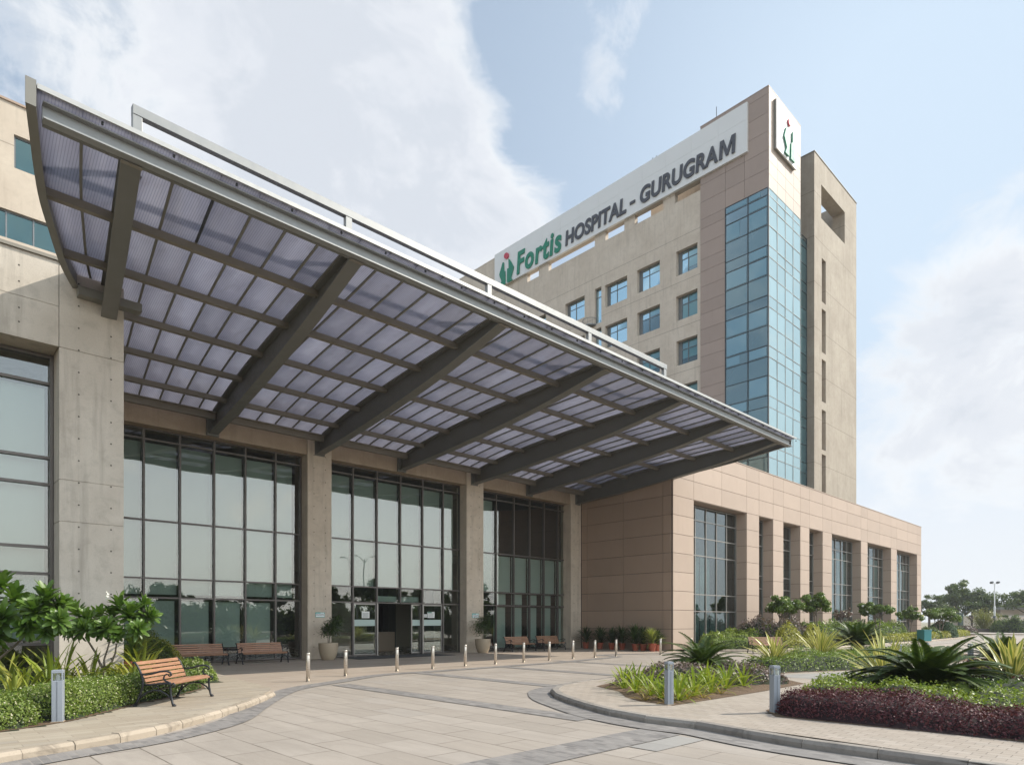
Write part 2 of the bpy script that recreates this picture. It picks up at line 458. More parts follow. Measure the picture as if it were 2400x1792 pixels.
def leaf(name, ca, cb, trans=.3, rough=.45, isl=True, spec=.4):
    m, nt, out = newmat(name)
    g = nt.n('ShaderNodeNewGeometry')
    ri = g.outputs['Random Per Island']
    c = nt.mix(ri, ca, cb)
    n1 = nt.noise(nt.n('ShaderNodeTexCoord').outputs['Object'], 1.3, 4, .6)
    c = nt.mix(nt.math('MULTIPLY', n1, .55), c, tuple((x + y) * .28 for x, y in zip(ca, cb)))
    p = nt.n('ShaderNodeBsdfPrincipled', ins={'Base Color': c, 'Roughness': rough, 'Specular IOR Level': spec})
    tl = nt.n('ShaderNodeBsdfTranslucent')
    nt.link(nt.mix(.5, c, (.25, .34, .02), 'ADD') if False else nt.mix(1.0, c, (1.15, 1.25, .6), 'MULTIPLY'), tl.inputs[0])
    mx = nt.n('ShaderNodeMixShader', ins={0: trans})
    nt.link(p.outputs[0], mx.inputs[1]); nt.link(tl.outputs[0], mx.inputs[2])
    nt.link(mx.outputs[0], out.inputs[0]); MAT[name] = m
leaf('leaf_hedge', (.10, .17, .022), (.29, .36, .085))
leaf('leaf_hedge_dark', (.045, .085, .016), (.15, .21, .045))
leaf('leaf_hedge_yellow', (.26, .27, .03), (.45, .42, .07))
leaf('leaf_lime', (.15, .23, .03), (.33, .38, .07))
leaf('leaf_purple', (.05, .013, .02), (.17, .055, .065), .2, .55, spec=.3)
leaf('leaf_mauve', (.10, .10, .06), (.26, .16, .17), .2)
leaf('leaf_frangipani', (.06, .13, .018), (.15, .245, .045), .30, .36, spec=.5)
leaf('leaf_tree', (.04, .075, .018), (.13, .175, .042))
leaf('leaf_tree_far', (.05, .085, .022), (.15, .20, .05))
leaf('leaf_plumeria', (.065, .125, .018), (.18, .255, .045))
leaf('leaf_bamboo', (.14, .16, .04), (.28, .27, .08))
leaf('leaf_pot', (.018, .045, .012), (.075, .12, .025))
leaf('leaf_pot_light', (.20, .24, .05), (.42, .42, .15))
leaf('leaf_blue', (.05, .10, .055), (.12, .19, .10))
leaf('leaf_cycad', (.022, .055, .010), (.095, .135, .022), .15, .42, spec=.35)
leaf('leaf_lily', (.15, .24, .025), (.36, .40, .06), .35)
leaf('leaf_strap', (.17, .23, .035), (.42, .40, .075), .3)
leaf('leaf_dry', (.30, .20, .05), (.42, .33, .09), .3)
leaf('petal', (.72, .70, .62), (.85, .84, .78), .3)
leaf('petal_cream', (.50, .46, .30), (.72, .68, .5), .3)
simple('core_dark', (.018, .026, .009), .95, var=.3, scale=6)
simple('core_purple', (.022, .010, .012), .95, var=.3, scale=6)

def variegated():
    m, nt, out = newmat('leaf_variegated')
    uv = nt.n('ShaderNodeUVMap').outputs[0]
    sep = nt.n('ShaderNodeSeparateXYZ'); nt.link(uv, sep.inputs[0])
    a = nt.math('ABSOLUTE', nt.math('SUBTRACT', sep.outputs[0], .5))
    w = nt.noise(nt.mapping(uv, (14, .6, 1)), 1.5, 3)
    a = nt.math('ADD', a, nt.math('MULTIPLY', nt.math('SUBTRACT', w, .5), .35))
    ri = nt.n('ShaderNodeNewGeometry').outputs['Random Per Island']
    green = nt.mix(ri, (.12, .19, .03), (.26, .30, .06))
    yel = nt.mix(ri, (.50, .46, .10), (.66, .60, .22))
    c = nt.mix(nt.ramp(a, [(.14, (0, 0, 0)), (.26, (1, 1, 1))]), green, yel)
    p = nt.n('ShaderNodeBsdfPrincipled', ins={'Base Color': c, 'Roughness': .38})
    tl = nt.n('ShaderNodeBsdfTranslucent'); nt.link(c, tl.inputs[0])
    mx = nt.n('ShaderNodeMixShader', ins={0: .22})
    nt.link(p.outputs[0], mx.inputs[1]); nt.link(tl.outputs[0], mx.inputs[2])
    nt.link(mx.outputs[0], out.inputs[0]); MAT['leaf_variegated'] = m
variegated()

# ---------------------------------------------------------------- sky, sun, camera
SUN_EL = R(41)
SUN_H = Vector((.83, -.558))
def world():
    w = bpy.data.worlds.new('World'); scene.world = w; w.use_nodes = True
    nt = NT(w.node_tree)
    out = nt.n('ShaderNodeOutputWorld')
    sky = nt.n('ShaderNodeTexSky', sky_type='NISHITA', sun_disc=False)
    sky.sun_elevation = SUN_EL
    sky.sun_rotation = math.atan2(SUN_H.x, SUN_H.y)
    sky.air_density = 1.0; sky.dust_density = 1.0; sky.ozone_density = 1.2; sky.altitude = 200
    d = nt.n('ShaderNodeTexCoord').outputs['Generated']
    nrm = nt.n('ShaderNodeVectorMath', operation='NORMALIZE'); nt.link(d, nrm.inputs[0]); d = nrm.outputs[0]
    sep = nt.n('ShaderNodeSeparateXYZ'); nt.link(d, sep.inputs[0])
    el = sep.outputs[2]
    def blob(px, py, r, amp):
        t = Vector((cH + (px - CX) / F * sH, sH - (px - CX) / F * cH, (HY - py) / F)).normalized()
        k = 1.0 / (2 * (r / F) ** 2)
        dt = nt.n('ShaderNodeVectorMath', operation='DOT_PRODUCT'); nt.link(d, dt.inputs[0]); dt.inputs[1].default_value = t
        e = nt.math('EXPONENT', nt.math('MULTIPLY', nt.math('SUBTRACT', dt.outputs['Value'], 1.0), 2 * k))
        return nt.math('MULTIPLY', e, amp)
    tot = None
    for b in BLOBS:
        x = blob(*b)
        tot = x if tot is None else nt.math('ADD', tot, x)
    n1 = nt.noise(nt.mapping(d, (1, 1, 1.6)), 4.2, 10, .62, .5)
    n2 = nt.noise(nt.mapping(d, (1, 1, 1.5), loc=(3, 1, 2)), 11.0, 8, .66, .6)
    dens = nt.math('ADD', nt.math('MULTIPLY', nt.math('SUBTRACT', n1, .5), 2.1), nt.math('MULTIPLY', nt.math('SUBTRACT', n2, .5), .85))
    dens = nt.math('ADD', dens, tot)
    cov = nt.ramp(dens, [(.07, (0, 0, 0)), (.28, (.42, .42, .42)), (.62, (1, 1, 1))], 'EASE')
    # clouds: bright rims, softly greyer in the thick middle
    cc = nt.ramp(dens, [(.06, (6.3, 6.75, 7.4)), (.40, (7.6, 7.7, 7.8)), (.72, (6.4, 6.6, 7.0)), (1.0, (5.6, 5.9, 6.4))], 'EASE')
    grey = nt.noise(nt.mapping(d, (1, 1, 2.2), loc=(7, 2, 0)), 5.0, 5, .5)
    cc = nt.mix(nt.math('MULTIPLY', nt.maprange(grey, .42, .68, 0, 1), .30), cc, (5.6, 5.95, 6.5, 1))
    base = nt.mix(1.0, sky.outputs[0], (SKYMUL[0], SKYMUL[1], SKYMUL[2], 1), 'MULTIPLY')
    # summer haze: thin white veil, denser towards the horizon
    veil = nt.ramp(el, [(0.0, (.93, .93, .93)), (.12, (.80, .80, .80)), (.35, (.62, .62, .62)), (.8, (.50, .50, .50))])
    veil = nt.math('ADD', veil, nt.math('ADD', blob(2450, 350, 480, .42), blob(1900, 120, 260, .12)), clamp=True)
    hz = nt.ramp(el, [(0.0, (7.0, 7.15, 7.3)), (.16, (6.5, 6.95, 7.5)), (.36, (5.3, 6.35, 7.5))])
    base = nt.mix(veil, base, hz)
    c = nt.mix(cov, base, cc)
    # the hazy sky behind the terrace, out of view, is boosted as added fill light
    bt = nt.n('ShaderNodeVectorMath', operation='DOT_PRODUCT'); nt.link(d, bt.inputs[0]); bt.inputs[1].default_value = Vector((-.05, -.88, .42)).normalized()
    gn = nt.n('ShaderNodeMapRange', interpolation_type='SMOOTHSTEP', ins={1: .28, 2: .8, 3: 0.0, 4: 1.0}); nt.link(bt.outputs['Value'], gn.inputs[0])
    c = nt.mix(1.0, c, nt.mix(gn.outputs[0], (.79, .80, .81), (2.45, 2.3, 2.05)), 'MULTIPLY')
    bg = nt.n('ShaderNodeBackground', ins={'Strength': .1}); nt.link(c, bg.inputs[0])
    nt.link(bg.outputs[0], out.inputs[0])
# (photo px, photo py, radius, amount): where the clouds stand and where the sky is open
BLOBS = [(560, 380, 330, .24), (900, 130, 230, .40), (960, 480, 220, .42), (130, 120, 95, .55), (420, 170, 140, .22), (760, 60, 160, .2), (1110, 240, 55, .25), (1220, 480, 100, .38),
         (2340, 790, 150, .50), (2170, 790, 80, .34), (2230, 960, 170, .3), (2050, 1150, 160, .12), (1440, 60, 110, .34), (1400, 190, 50, .22), (1480, 20, 90, .2), (650, 620, 200, .25), (300, 200, 150, .2),
         (330, 90, 90, -.45), (20, 10, 110, -.5), (1240, 250, 105, -.55), (1220, 60, 90, -.45), (80, 330, 120, -.2), (1600, 300, 260, -.28), (2000, 250, 420, -.30), (1250, 380, 60, -.15), (2250, 1080, 160, .10)]
SKYMUL = (.55, .62, .72)
world()
sun = bpy.data.lights.new('sun', 'SUN'); sun.energy = 3.5; sun.angle = R(.6); sun.color = (1, .93, .82)
so = bpy.data.objects.new('sun', sun); COL.objects.link(so)
sd = Vector((SUN_H.x * math.cos(SUN_EL), SUN_H.y * math.cos(SUN_EL), math.sin(SUN_EL)))
so.rotation_euler = sd.to_track_quat('Z', 'Y').to_euler(); so.location = (40, -40, 60)
cam = bpy.data.cameras.new('camera'); co = bpy.data.objects.new('camera', cam); COL.objects.link(co)
co.location = (0, 0, CH); co.rotation_euler = (R(90), 0, -(R(90) - HEAD))
cam.sensor_width = 36; cam.lens = 36 * F / 2400; cam.shift_y = (HY - 896) / 2400; cam.clip_end = 3000; cam.clip_start = .1
scene.camera = co
vs = scene.view_settings; vs.view_transform = 'Standard'; vs.look = 'None'; vs.gamma = 1; vs.exposure = 0.70; vs.use_curve_mapping = False
scene.cycles.max_bounces = 8; scene.cycles.transparent_max_bounces = 16
scene.cycles.caustics_reflective = False; scene.cycles.caustics_refractive = False
scene.cycles.sample_clamp_indirect = 6
# ---------------------------------------------------------------- ground
def catmull(pts, step):
    P = [Vector((p[0], p[1])) for p in pts]
    P = [P[0] * 2 - P[1]] + P + [P[-1] * 2 - P[-2]]
    out = []
    for i in range(1, len(P) - 2):
        a, b, c, d = P[i - 1:i + 3]
        n = max(1, int((c - b).length / step))
        for k in range(n):
            t = k / n
            out.append(.5 * ((2 * b) + (c - a) * t + (2 * a - 5 * b + 4 * c - d) * t * t + (3 * b - a - 3 * c + d) * t ** 3))
    out.append(P[-2])
    return [(p.x, p.y) for p in out]

def resample(pts, step):
    out = [Vector(pts[0])]; acc = 0
    for a, b in zip(pts, pts[1:]):
        a, b = Vector(a), Vector(b); L = (b - a).length; t = step - acc
        while t <= L:
            out.append(a + (b - a) * (t / L)); t += step
        acc = (acc + L) % step
    out.append(Vector(pts[-1]))
    return out

def ribbon(mb, pts, w, z, w2=None):
    pts = [Vector(p) for p in pts]; n = len(pts); L = []; Rr = []
    for i in range(n):
        d = (pts[min(i + 1, n - 1)] - pts[max(i - 1, 0)]).normalized(); nn = Vector((-d.y, d.x))
        ww = w if w2 is None else w + (w2 - w) * i / (n - 1)
        L.append(pts[i] + nn * ww / 2); Rr.append(pts[i] - nn * ww / 2)
    for i in range(n - 1):
        mb.quad((Rr[i].x, Rr[i].y, z), (Rr[i + 1].x, Rr[i + 1].y, z), (L[i + 1].x, L[i + 1].y, z), (L[i].x, L[i].y, z))

def kerb(name, pts, w, h, length, mat_, side=1, z0=-.02, taper=False):
    mb = MB(); P = resample(pts, length); rr = random.Random(3)
    for i in range(len(P) - 1):
        a, b = P[i], P[i + 1]; d = (b - a)
        if d.length < .15: continue
        def nrm(k):
            dd = (P[min(k + 1, len(P) - 1)] - P[max(k - 1, 0)]).normalized(); return Vector((-dd.y, dd.x)) * side
        na, nb = nrm(i), nrm(i + 1); g = d.normalized() * .003
        a, b = a + g, b - g; dz = rr.uniform(-.004, .004); j = rr.uniform(-.006, .006)
        hh = h * (1 if not taper or i < len(P) - 3 else .72)
        prof = [(0 + j, z0), (0 + j, hh - .045), (.04 + j, hh + dz), (w, hh + dz), (w, z0)]
        vs = [(a.x + na.x * u, a.y + na.y * u, z) for u, z in prof] + [(b.x + nb.x * u, b.y + nb.y * u, z) for u, z in prof]
        n = 5
        mb.add(vs, [(0, 1, 2, 3, 4), (9, 8, 7, 6, 5)] + [(k, (k + 1) % n, n + (k + 1) % n, n + k) for k in range(n)])
    o = mb.build(name, mat_, bevel=.005)
    return tag(o, kind='structure')

mb = MB(); mb.sheet([(-1500, -1500), (1500, -1500), (1500, 1500), (-1500, 1500)], -.06)
tag(mb.build('ground', 'earth'), kind='structure')
mb = MB(); mb.sheet([(-30, -26), (150, -26), (150, 27.5), (-30, 27.5)], 0)
tag(mb.build('driveway', 'floor_slabs'), kind='structure')

band = [G(*p) for p in [(-60, 1815), (47, 1791), (221, 1760), (380, 1733), (538, 1692), (600, 1655), (649, 1628), (698, 1612), (784, 1598), (895, 1581), (1026, 1572), (1158, 1562.5), (1300, 1552.5), (1400, 1543), (1447, 1538)]]
band += [(25.5, 20.4), (28.5, 19.6), (31, 18.2)]
bandc = catmull(band, .4)
mb = MB(); ribbon(mb, bandc, .52, .012)
tag(mb.build('paving_band', 'dark_setts'), kind='structure')
# apron in front of the doors
ap = [p for p in bandc if p[0] > 6.4]
mb = MB(); mb.sheet(ap + [(31.9, 18.0), (31.9, 27.6), (6.0, 27.6), (6.0, 15.0)], .006)
tag(mb.build('apron', 'apron_slabs'), kind='structure')
for x, y0, y1 in ((8.67, 7.2, 15.75), (12.5, 11.6, 17.55), (16.4, 11.7, 17.9), (20.6, 11.9, 18.9)):
    mb = MB(); ribbon(mb, [(x, y0), (x, y1)], .5, .009)
    tag(mb.build('paving_band', 'dark_setts'), kind='structure')
mb = MB(); ribbon(mb, [(2.4, 5.62), (8.5, 5.62)], .72, .009)
tag(mb.build('paving_band', 'dark_setts'), kind='structure')
mb = MB(); mb.sheet([(7.2, 4.8), (8.4, 4.8), (8.4, 5.24), (7.2, 5.24)], .007)
tag(mb.build('paving_patch', 'grey_flags'), kind='structure')

# left footway with its pale kerb
kl = [G(*p) for p in [(-420, 1872), (-180, 1822), (0, 1789), (174, 1759), (332, 1730), (421, 1708), (493, 1687.5), (569, 1664), (620, 1643), (646, 1630)]]
klc = catmull(kl, .15)
kerb('kerb', klc, .17, .125, .62, 'kerb_pale', side=1, taper=True)
inner = []
for i, p in enumerate(klc):
    a, b = Vector(klc[max(i - 1, 0)]), Vector(klc[min(i + 1, len(klc) - 1)]); d = (b - a).normalized()
    inner.append((p[0] - d.y * .12, p[1] + d.x * .12))
mb = MB(); mb.prism(inner + [(6.55, 15.2), (6.9, 18.5), (7.3, 22), (7.3, 27.3), (-30, 27.3), (-30, inner[0][1])], -.02, .115)
tag(mb.build('footway', 'left_pavers'), kind='structure')
LBED = [G(px, py, .12) for px, py in [(-200, 1748), (0, 1714), (104, 1698.6), (171, 1687.5), (294, 1657), (335, 1646), (411, 1632), (481, 1611.6)]]
LBED = [(-9, LBED[0][1])] + LBED + [(6.0, 18.5), (6.5, 21.5), (6.3, 25.6), (4.6, 26.8), (-9, 26.8)]
mb = MB(); mb.sheet(LBED, .123)
tag(mb.build('planting_bed', 'soil'), kind='structure')

# island
isl = [G(px, py) for px, py in [(1950, 1765), (1788, 1739), (1653.6, 1712.6), (1560, 1701), (1483, 1689), (1404, 1672), (1340, 1652), (1305, 1639), (1292, 1628)]]
isl = [(8.75, -24), (8.75, -2), (8.75, 1.0)] + isl
far_edge = [(11.7, 10.75), (13.5, 11.25), (17, 11.5), (26, 11.7), (60, 12.1), (100, 12.6)]
islc = catmull(isl + far_edge, .15)
kerb('kerb', islc, .18, .125, .92, 'kerb_grey', side=-1)
inner = []
for i, p in enumerate(islc):
    a, b = Vector(islc[max(i - 1, 0)]), Vector(islc[min(i + 1, len(islc) - 1)]); d = (b - a).normalized()
    inner.append((p[0] + d.y * .12, p[1] - d.x * .12))
mb = MB(); mb.prism(inner + [(100, -24)], -.02, .115)
tag(mb.build('island', 'pavers'), kind='structure')
off = []
for i, p in enumerate(islc[:-1]):
    if p[0] < 30 and p[1] > -12:
        a, b = Vector(islc[max(i - 1, 0)]), Vector(islc[i + 1]); d = (b - a).normalized()
        off.append((p[0] - d.y * .27, p[1] + d.x * .27))
mb = MB(); ribbon(mb, off, .52, .0155)
tag(mb.build('paving_band', 'dark_setts'), kind='structure')
BED1 = [G(px, py, .12) for px, py in [(1450, 1619), (1466.5, 1632), (1499, 1642), (1578, 1652), (1676, 1637), (1788, 1619), (1886, 1601)]] + [(17.6, 7.6), (17.8, 10.2), (14.5, 10.6), (12.4, 10.0)]
BED2 = [(10.75, -8), (10.75, 1.5), (10.6, 4.75), (11.2, 5.2), (13.5, 5.5), (16, 5.5), (18.6, 5.9), (23, 4.6), (27, 3.4), (27, -8)]
BED3 = [(19.4, 8.6), (21, 8.1), (23.2, 7.2), (26, 6.6), (33, 6.0), (38, 7.5), (36, 10.4), (28, 11.0), (20.5, 10.8)]
for b in (BED1, BED2, BED3):
    mb = MB(); mb.sheet(b, .122)
    tag(mb.build('planting_bed', 'soil'), kind='structure')
mb = MB(); mb.sheet([(18.3, 6.4), (23.3, 5.2), (27.3, 3.6), (60, 2.5), (60, 5.0), (33, 5.6), (26, 6.2), (23, 6.8), (20.7, 7.7), (19.2, 8.2), (18.3, 8.2)], .119)
tag(mb.build('path', 'grey_flags'), kind='structure')
# bed along the podium
PB = [(32.6, 19.6), (33.6, 18.0), (36.2, 16.3), (42, 15.4), (50, 15.0), (61, 15.0), (75, 15.5), (86, 16.2), (92, 17.4)]
pbc = catmull(PB, .5)
kerb('kerb', pbc, .16, .12, 1.0, 'kerb_pale', side=1)
mb = MB(); mb.sheet([(p[0], p[1] + .12) for p in pbc] + [(94, 22), (84, 24), (81, 20.4), (32.2, 20.4)], .10)
tag(mb.build('planting_bed', 'soil'), kind='structure')

# ---------------------------------------------------------------- wall helpers
class Plane:
    """axis 'y': face looks to -Y at Y = c, u runs along X.  axis 'x': face looks to -X at X = c, u runs along Y."""
    def __init__(s, axis, c): s.a = axis; s.c = c
    def P(s, u, z, dep=0.0): return (u, s.c + dep, z) if s.a == 'y' else (s.c + dep, u, z)
    def box(s, mb, u0, u1, z0, z1, d0, d1, mi=0):
        if s.a == 'y': mb.box(u0, u1, s.c + d0, s.c + d1, z0, z1, mi)
        else: mb.box(s.c + d0, s.c + d1, u0, u1, z0, z1, mi)

def wall_open(mb, pl, u0, u1, z0, z1, ops, depth, mi=0):
    """front skin with rectangular openings (a,b,za,zb) and their reveals"""
    us = sorted({u0, u1, *[o[0] for o in ops], *[o[1] for o in ops]}); us = [u for u in us if u0 - 1e-6 <= u <= u1 + 1e-6]
    zs = sorted({z0, z1, *[o[2] for o in ops], *[o[3] for o in ops]}); zs = [z for z in zs if z0 - 1e-6 <= z <= z1 + 1e-6]
    for a, b in zip(us, us[1:]):
        for c, d in zip(zs, zs[1:]):
            um, zm = (a + b) / 2, (c + d) / 2
            if any(o[0] < um < o[1] and o[2] < zm < o[3] for o in ops): continue
            mb.quad(pl.P(a, c), pl.P(b, c), pl.P(b, d), pl.P(a, d), mi)
    for (a, b, c, d, *rest) in ops:
        dp = rest[0] if rest else depth
        for (p, q) in (((a, c), (a, d)), ((a, d), (b, d)), ((b, d), (b, c)), ((b, c), (a, c))):
            mb.quad(pl.P(*p), pl.P(*q), pl.P(*q, dp), pl.P(*p, dp), mi)

def panels(mb, pl, us, zs, skip=None, th=.045, gap=.011, d0=0.0, mi=0):
    for a, b in zip(us, us[1:]):
        for c, d in zip(zs, zs[1:]):
            if skip and skip((a + b) / 2, (c + d) / 2): continue
            if b - a < .05 or d - c < .05: continue
            pl.box(mb, a + gap, b - gap, c + gap, d - gap, d0 - th, d0, mi)

def lattice(mb, pl, us, zs, w, d0, d1, u0=None, u1=None, z0=None, z1=None, mi=0):
    """mullions at us, transoms at zs butted between the mullions"""
    z0 = min(zs) if z0 is None else z0; z1 = max(zs) if z1 is None else z1
    for u in us: pl.box(mb, u - w / 2, u + w / 2, z0 - w / 2, z1 + w / 2, d0, d1, mi)
    for a, b in zip(us, us[1:]):
        for z in zs: pl.box(mb, a + w / 2, b - w / 2, z - w / 2, z + w / 2, d0 + .012, d1 - .012, mi)

def panes(mb, pl, us, zs, dep, skip=None, tilt=.0, mi=0):
    for a, b in zip(us, us[1:]):
        for c, d in zip(zs, zs[1:]):
            if skip and skip((a + b) / 2, (c + d) / 2): continue
            t1, t2 = RNG.uniform(-tilt, tilt, 2)
            mb.quad(pl.P(a, c, dep - t1 - t2), pl.P(b, c, dep + t1 - t2), pl.P(b, d, dep + t1 + t2), pl.P(a, d, dep - t1 + t2), mi)

def tieholes(mb, Y, xs, zs, r=.022, mi=1):
    for x in xs:
        for z in zs:
            mb.add([(x + r * math.cos(k * math.pi / 4), Y - .003, z + r * math.sin(k * math.pi / 4)) for k in range(8)], [tuple(range(8))], mi)

simple('tie_hole', (.07, .06, .05), .9)

# ---------------------------------------------------------------- entrance hall
YP, YG = 27.0, 27.65        # pillar face, glass line
hall = thing('entrance_hall', 'glazed entrance hall with bare concrete pillars under the big canopy', 'building', (0, 0, 0))
PX = [(onY(721, YP), onY(777, YP)), (onY(1093.7, YP), onY(1133, YP)), (onY(1338, YP), 31.93)]
plY = Plane('y', YP)
for (a, b) in PX:
    mb = MB(); zj = [-.02, 4.27, 5.35, 8.78, 10.6]
    for c, d in zip(zj, zj[1:]): mb.box(a, b, YP, YG + .2, c + .008, d - .008)
    mb.box(a + .012, b - .012, YP + .012, YG + .19, -.01, 10.5)
    tieholes(mb, YP, (a + .3, b - .3), [.55 + .57 * k for k in range(17)])
    mb.build('pillar', ['concrete', 'tie_hole'], hall)
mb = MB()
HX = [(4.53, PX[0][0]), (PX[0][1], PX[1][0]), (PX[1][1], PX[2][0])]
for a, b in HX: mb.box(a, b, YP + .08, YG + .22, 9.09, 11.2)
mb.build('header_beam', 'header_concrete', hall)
mb = MB()
mb.box(4.0, 32, YG + .3, 40, 11.2, 11.5)
mb.build('roof', 'roof_gravel', hall)
mb = MB()
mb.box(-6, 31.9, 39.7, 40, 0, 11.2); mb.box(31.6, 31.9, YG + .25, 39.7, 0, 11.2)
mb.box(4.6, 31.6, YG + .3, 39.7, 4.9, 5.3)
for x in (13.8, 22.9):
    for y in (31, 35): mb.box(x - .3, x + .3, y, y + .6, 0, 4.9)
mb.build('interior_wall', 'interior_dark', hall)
mb = MB(); mb.box(17.3, 19.9, 33.0, 33.2, 0.02, 2.7); mb.build('lobby_wall', 'interior_beige', hall)
mb = MB(); mb.box(23, 30, 36, 36.2, .02, 4.8); mb.build('lobby_wall', 'interior_beige', hall)
mb = MB(); mb.box(16.2, 20.6, 31.2, 31.9, .02, 1.1); mb.build('reception_desk', 'cladding_brown', hall)
mb = MB(); mb.sheet([(-6, YG), (31.9, YG), (31.9, 39.7), (-6, 39.7)], .013); mb.build('interior_floor', 'interior_floor', hall)
TZ = [.06, 2.61, 3.36, 5.59, 8.68, 9.06]
plG = Plane('y', YG)
bays = [
    [4.56] + [onY(p, YG) for p in (336, 421, 501, 574, 644.6, 703)],
    [PX[0][1] + .03] + [onY(p, YG) for p in (825.7, 882, 937, 989, 1037, 1077)],
    [PX[1][1] + .03] + [onY(p, YG) for p in (1161.5, 1203, 1240, 1273.5, 1306, 1336)]]
for bi, us in enumerate(bays):
    mb = MB()
    for i, u in enumerate(us):
        zlo = TZ[1] + .035 if (bi == 1 and i == 3) else 0.0
        plG.box(mb, u - .035, u + .035, zlo, 9.08, -.09, .08)
    for a, b in zip(us, us[1:]):
        for z in TZ:
            if bi == 1 and z < 1 and us[2] - .01 < a < us[4] - .01: continue
            plG.box(mb, a + .035, b - .035, z - .03, z + .03, -.075, .065)
    fr = mb.build('window_frame', 'mullion', hall)
    gm = MB()
    dskip = (lambda u, z: us[1] < u < us[5] and z < 2.6) if bi == 1 else None
    panes(gm, plG, us, TZ, 0.0, dskip, .007)
    gm.build('glass', 'glass_hall', fr)
    bm_ = MB()
    for i, (a, b) in enumerate(zip(us, us[1:])):
        w = b - a
        if bi == 0:
            if i < 5: plG.box(bm_, a + .06, b - .13, .62, 2.5, .22, .235)
            plG.box(bm_, a + .06, b - (.05 if i < 5 else .28), 2.75, 8.6, .22, .235)
        elif bi == 1:
            plG.box(bm_, a + .06, b - (.04 if i < 5 else .3), 3.42, 8.6, .22, .235)
            if i in (2, 3): plG.box(bm_, a + .06, b - .06, 2.68, 2.95, .22, .235)
        elif i > 0:
            plG.box(bm_, a + .05, b - .32 * w, .15, 2.53, .22, .235)
            plG.box(bm_, a + .05, b - .30 * w, 2.68, 3.3, .22, .235)
            plG.box(bm_, a + .05, b - .05, 3.42, 5.5, .22, .235)
        else:
            plG.box(bm_, a + .05, b - .06, 3.42, 8.6, .22, .235)
    bm_.build('blind', 'blind', fr)
# sliding doors
D = bays[1]
def door_leaf(a, b, dep):
    m1 = MB()
    for u in (a + .03, b - .03): plG.box(m1, u - .03, u + .03, .05, 2.57, dep - .03, dep + .03)
    for z in (.09, 2.54): plG.box(m1, a + .06, b - .06, z - .035, z + .035, dep - .025, dep + .025)
    d = m1.build('sliding_door', 'door_frame', hall)
    m2 = MB(); plG.box(m2, a + .06, b - .06, .125, 2.505, dep - .005, dep + .005); m2.build('glass', 'glass_hall', d)
    m3 = MB(); plG.box(m3, a + .07, b - .07, 1.47, 1.78, dep - .012, dep - .008); m3.build('push_band', 'frost_band', d)
    return d
door_leaf(D[1] + .04, D[2] - .01, .0)
door_leaf(D[4] - .62, D[4] + .0, .10)
door_leaf(D[4] + .04, D[5] - .04, .0)
mb = MB(); plG.box(mb, D[2] - .02, D[2] + .05, .01, 2.58, -.1, .09); mb.build('door_post', 'door_frame', hall)
mb = MB(); plG.box(mb, D[4] - .03, D[4] + .035, .01, 2.58, -.1, -.03); mb.build('door_post', 'door_frame', hall)

# ---------------------------------------------------------------- side block on the left
YB = 20.0
side = thing('side_block', 'board marked concrete block with a tall window beside the entrance', 'building', (0, 0, 0))
p1, p2 = onY(139, YB), onY(290, YB)
plB = Plane('y', YB)
mb = MB()
WL = -3.5
zj = [8.72, 9.75, 10.9]
# pillar stones and wall stones, butted with thin joints
for c, d in zip([-.02, 4.27, 5.34, 8.72, 10.9], [4.27, 5.34, 8.72, 10.9]): mb.box(p1, p2, YB, YB + 1.2, c + .007, d - .007)
for a, b in ((-10, WL), ):
    for c, d in zip([-.02, 4.27, 8.72, 9.75], [4.27, 8.72, 9.75, 10.9]): mb.box(a, b - .006, YB, YB + 1.2, c + .006, d - .006)
for c, d in zip(zj, zj[1:]): mb.box(WL, p1 - .014, YB, YB + 1.2, c + .006, d - .006)
mb.box(p1 + .02, p2 - .02, YB + .02, 27.9, 0, 10.85); mb.box(-10, p1 - .03, YB + .02, 27.9, 8.75, 10.85); mb.box(-10, WL - .02, YB + .02, 27.9, 0, 8.7)
tieholes(mb, YB, (p1 + .42, p2 - .3), [.7 + .575 * k for k in range(18)])
tieholes(mb, YB, (1.4, 2.25), [9.1, 9.45, 10.1, 10.5])
mb.build('wall', ['concrete_wall', 'tie_hole'], side)
mb = MB(); mb.box(-10.1, p2 - .3, YB - .06, 28, 10.9, 10.98); mb.build('coping', 'steel_purlin', side)
plL = Plane('y', YB + .85)
mb = MB(); uL = [WL + .03, -1.6, .3, onY(36, YB + .85) - 1.15, p1 - .22]; uL = [WL + .03, -1.55, .75, p1 - .05]
zL = [.06, 1.1, 2.95, 3.65, 5.3, 6.0, 7.95, 8.66]
lattice(mb, plL, [WL + .03, -1.3, p1 - .05], zL, .07, -.09, .08, z0=0, z1=8.68)
fr = mb.build('window_frame', 'mullion', side)
gm = MB(); panes(gm, plL, [WL + .03, -1.3, p1 - .05], zL, 0, None, .003); gm.build('glass', 'glass_hall', fr)
bm_ = MB(); plL.box(bm_, WL, -1.36, 1.2, 7.9, .25, .265); plL.box(bm_, -1.24, p1 - .16, 3.0, 7.9, .25, .265); plL.box(bm_, -1.24, p1 - .16, 1.2, 2.9, .25, .265)
bm_.build('blind', 'blind', fr)
mb = MB(); mb.box(-10, p1, 26.5, 26.7, 0, 8.7); mb.sheet([(-10, YB + .9), (p1, YB + .9), (p1, 26.5), (-10, 26.5)], .13); mb.build('interior_wall', 'interior_dark', side)

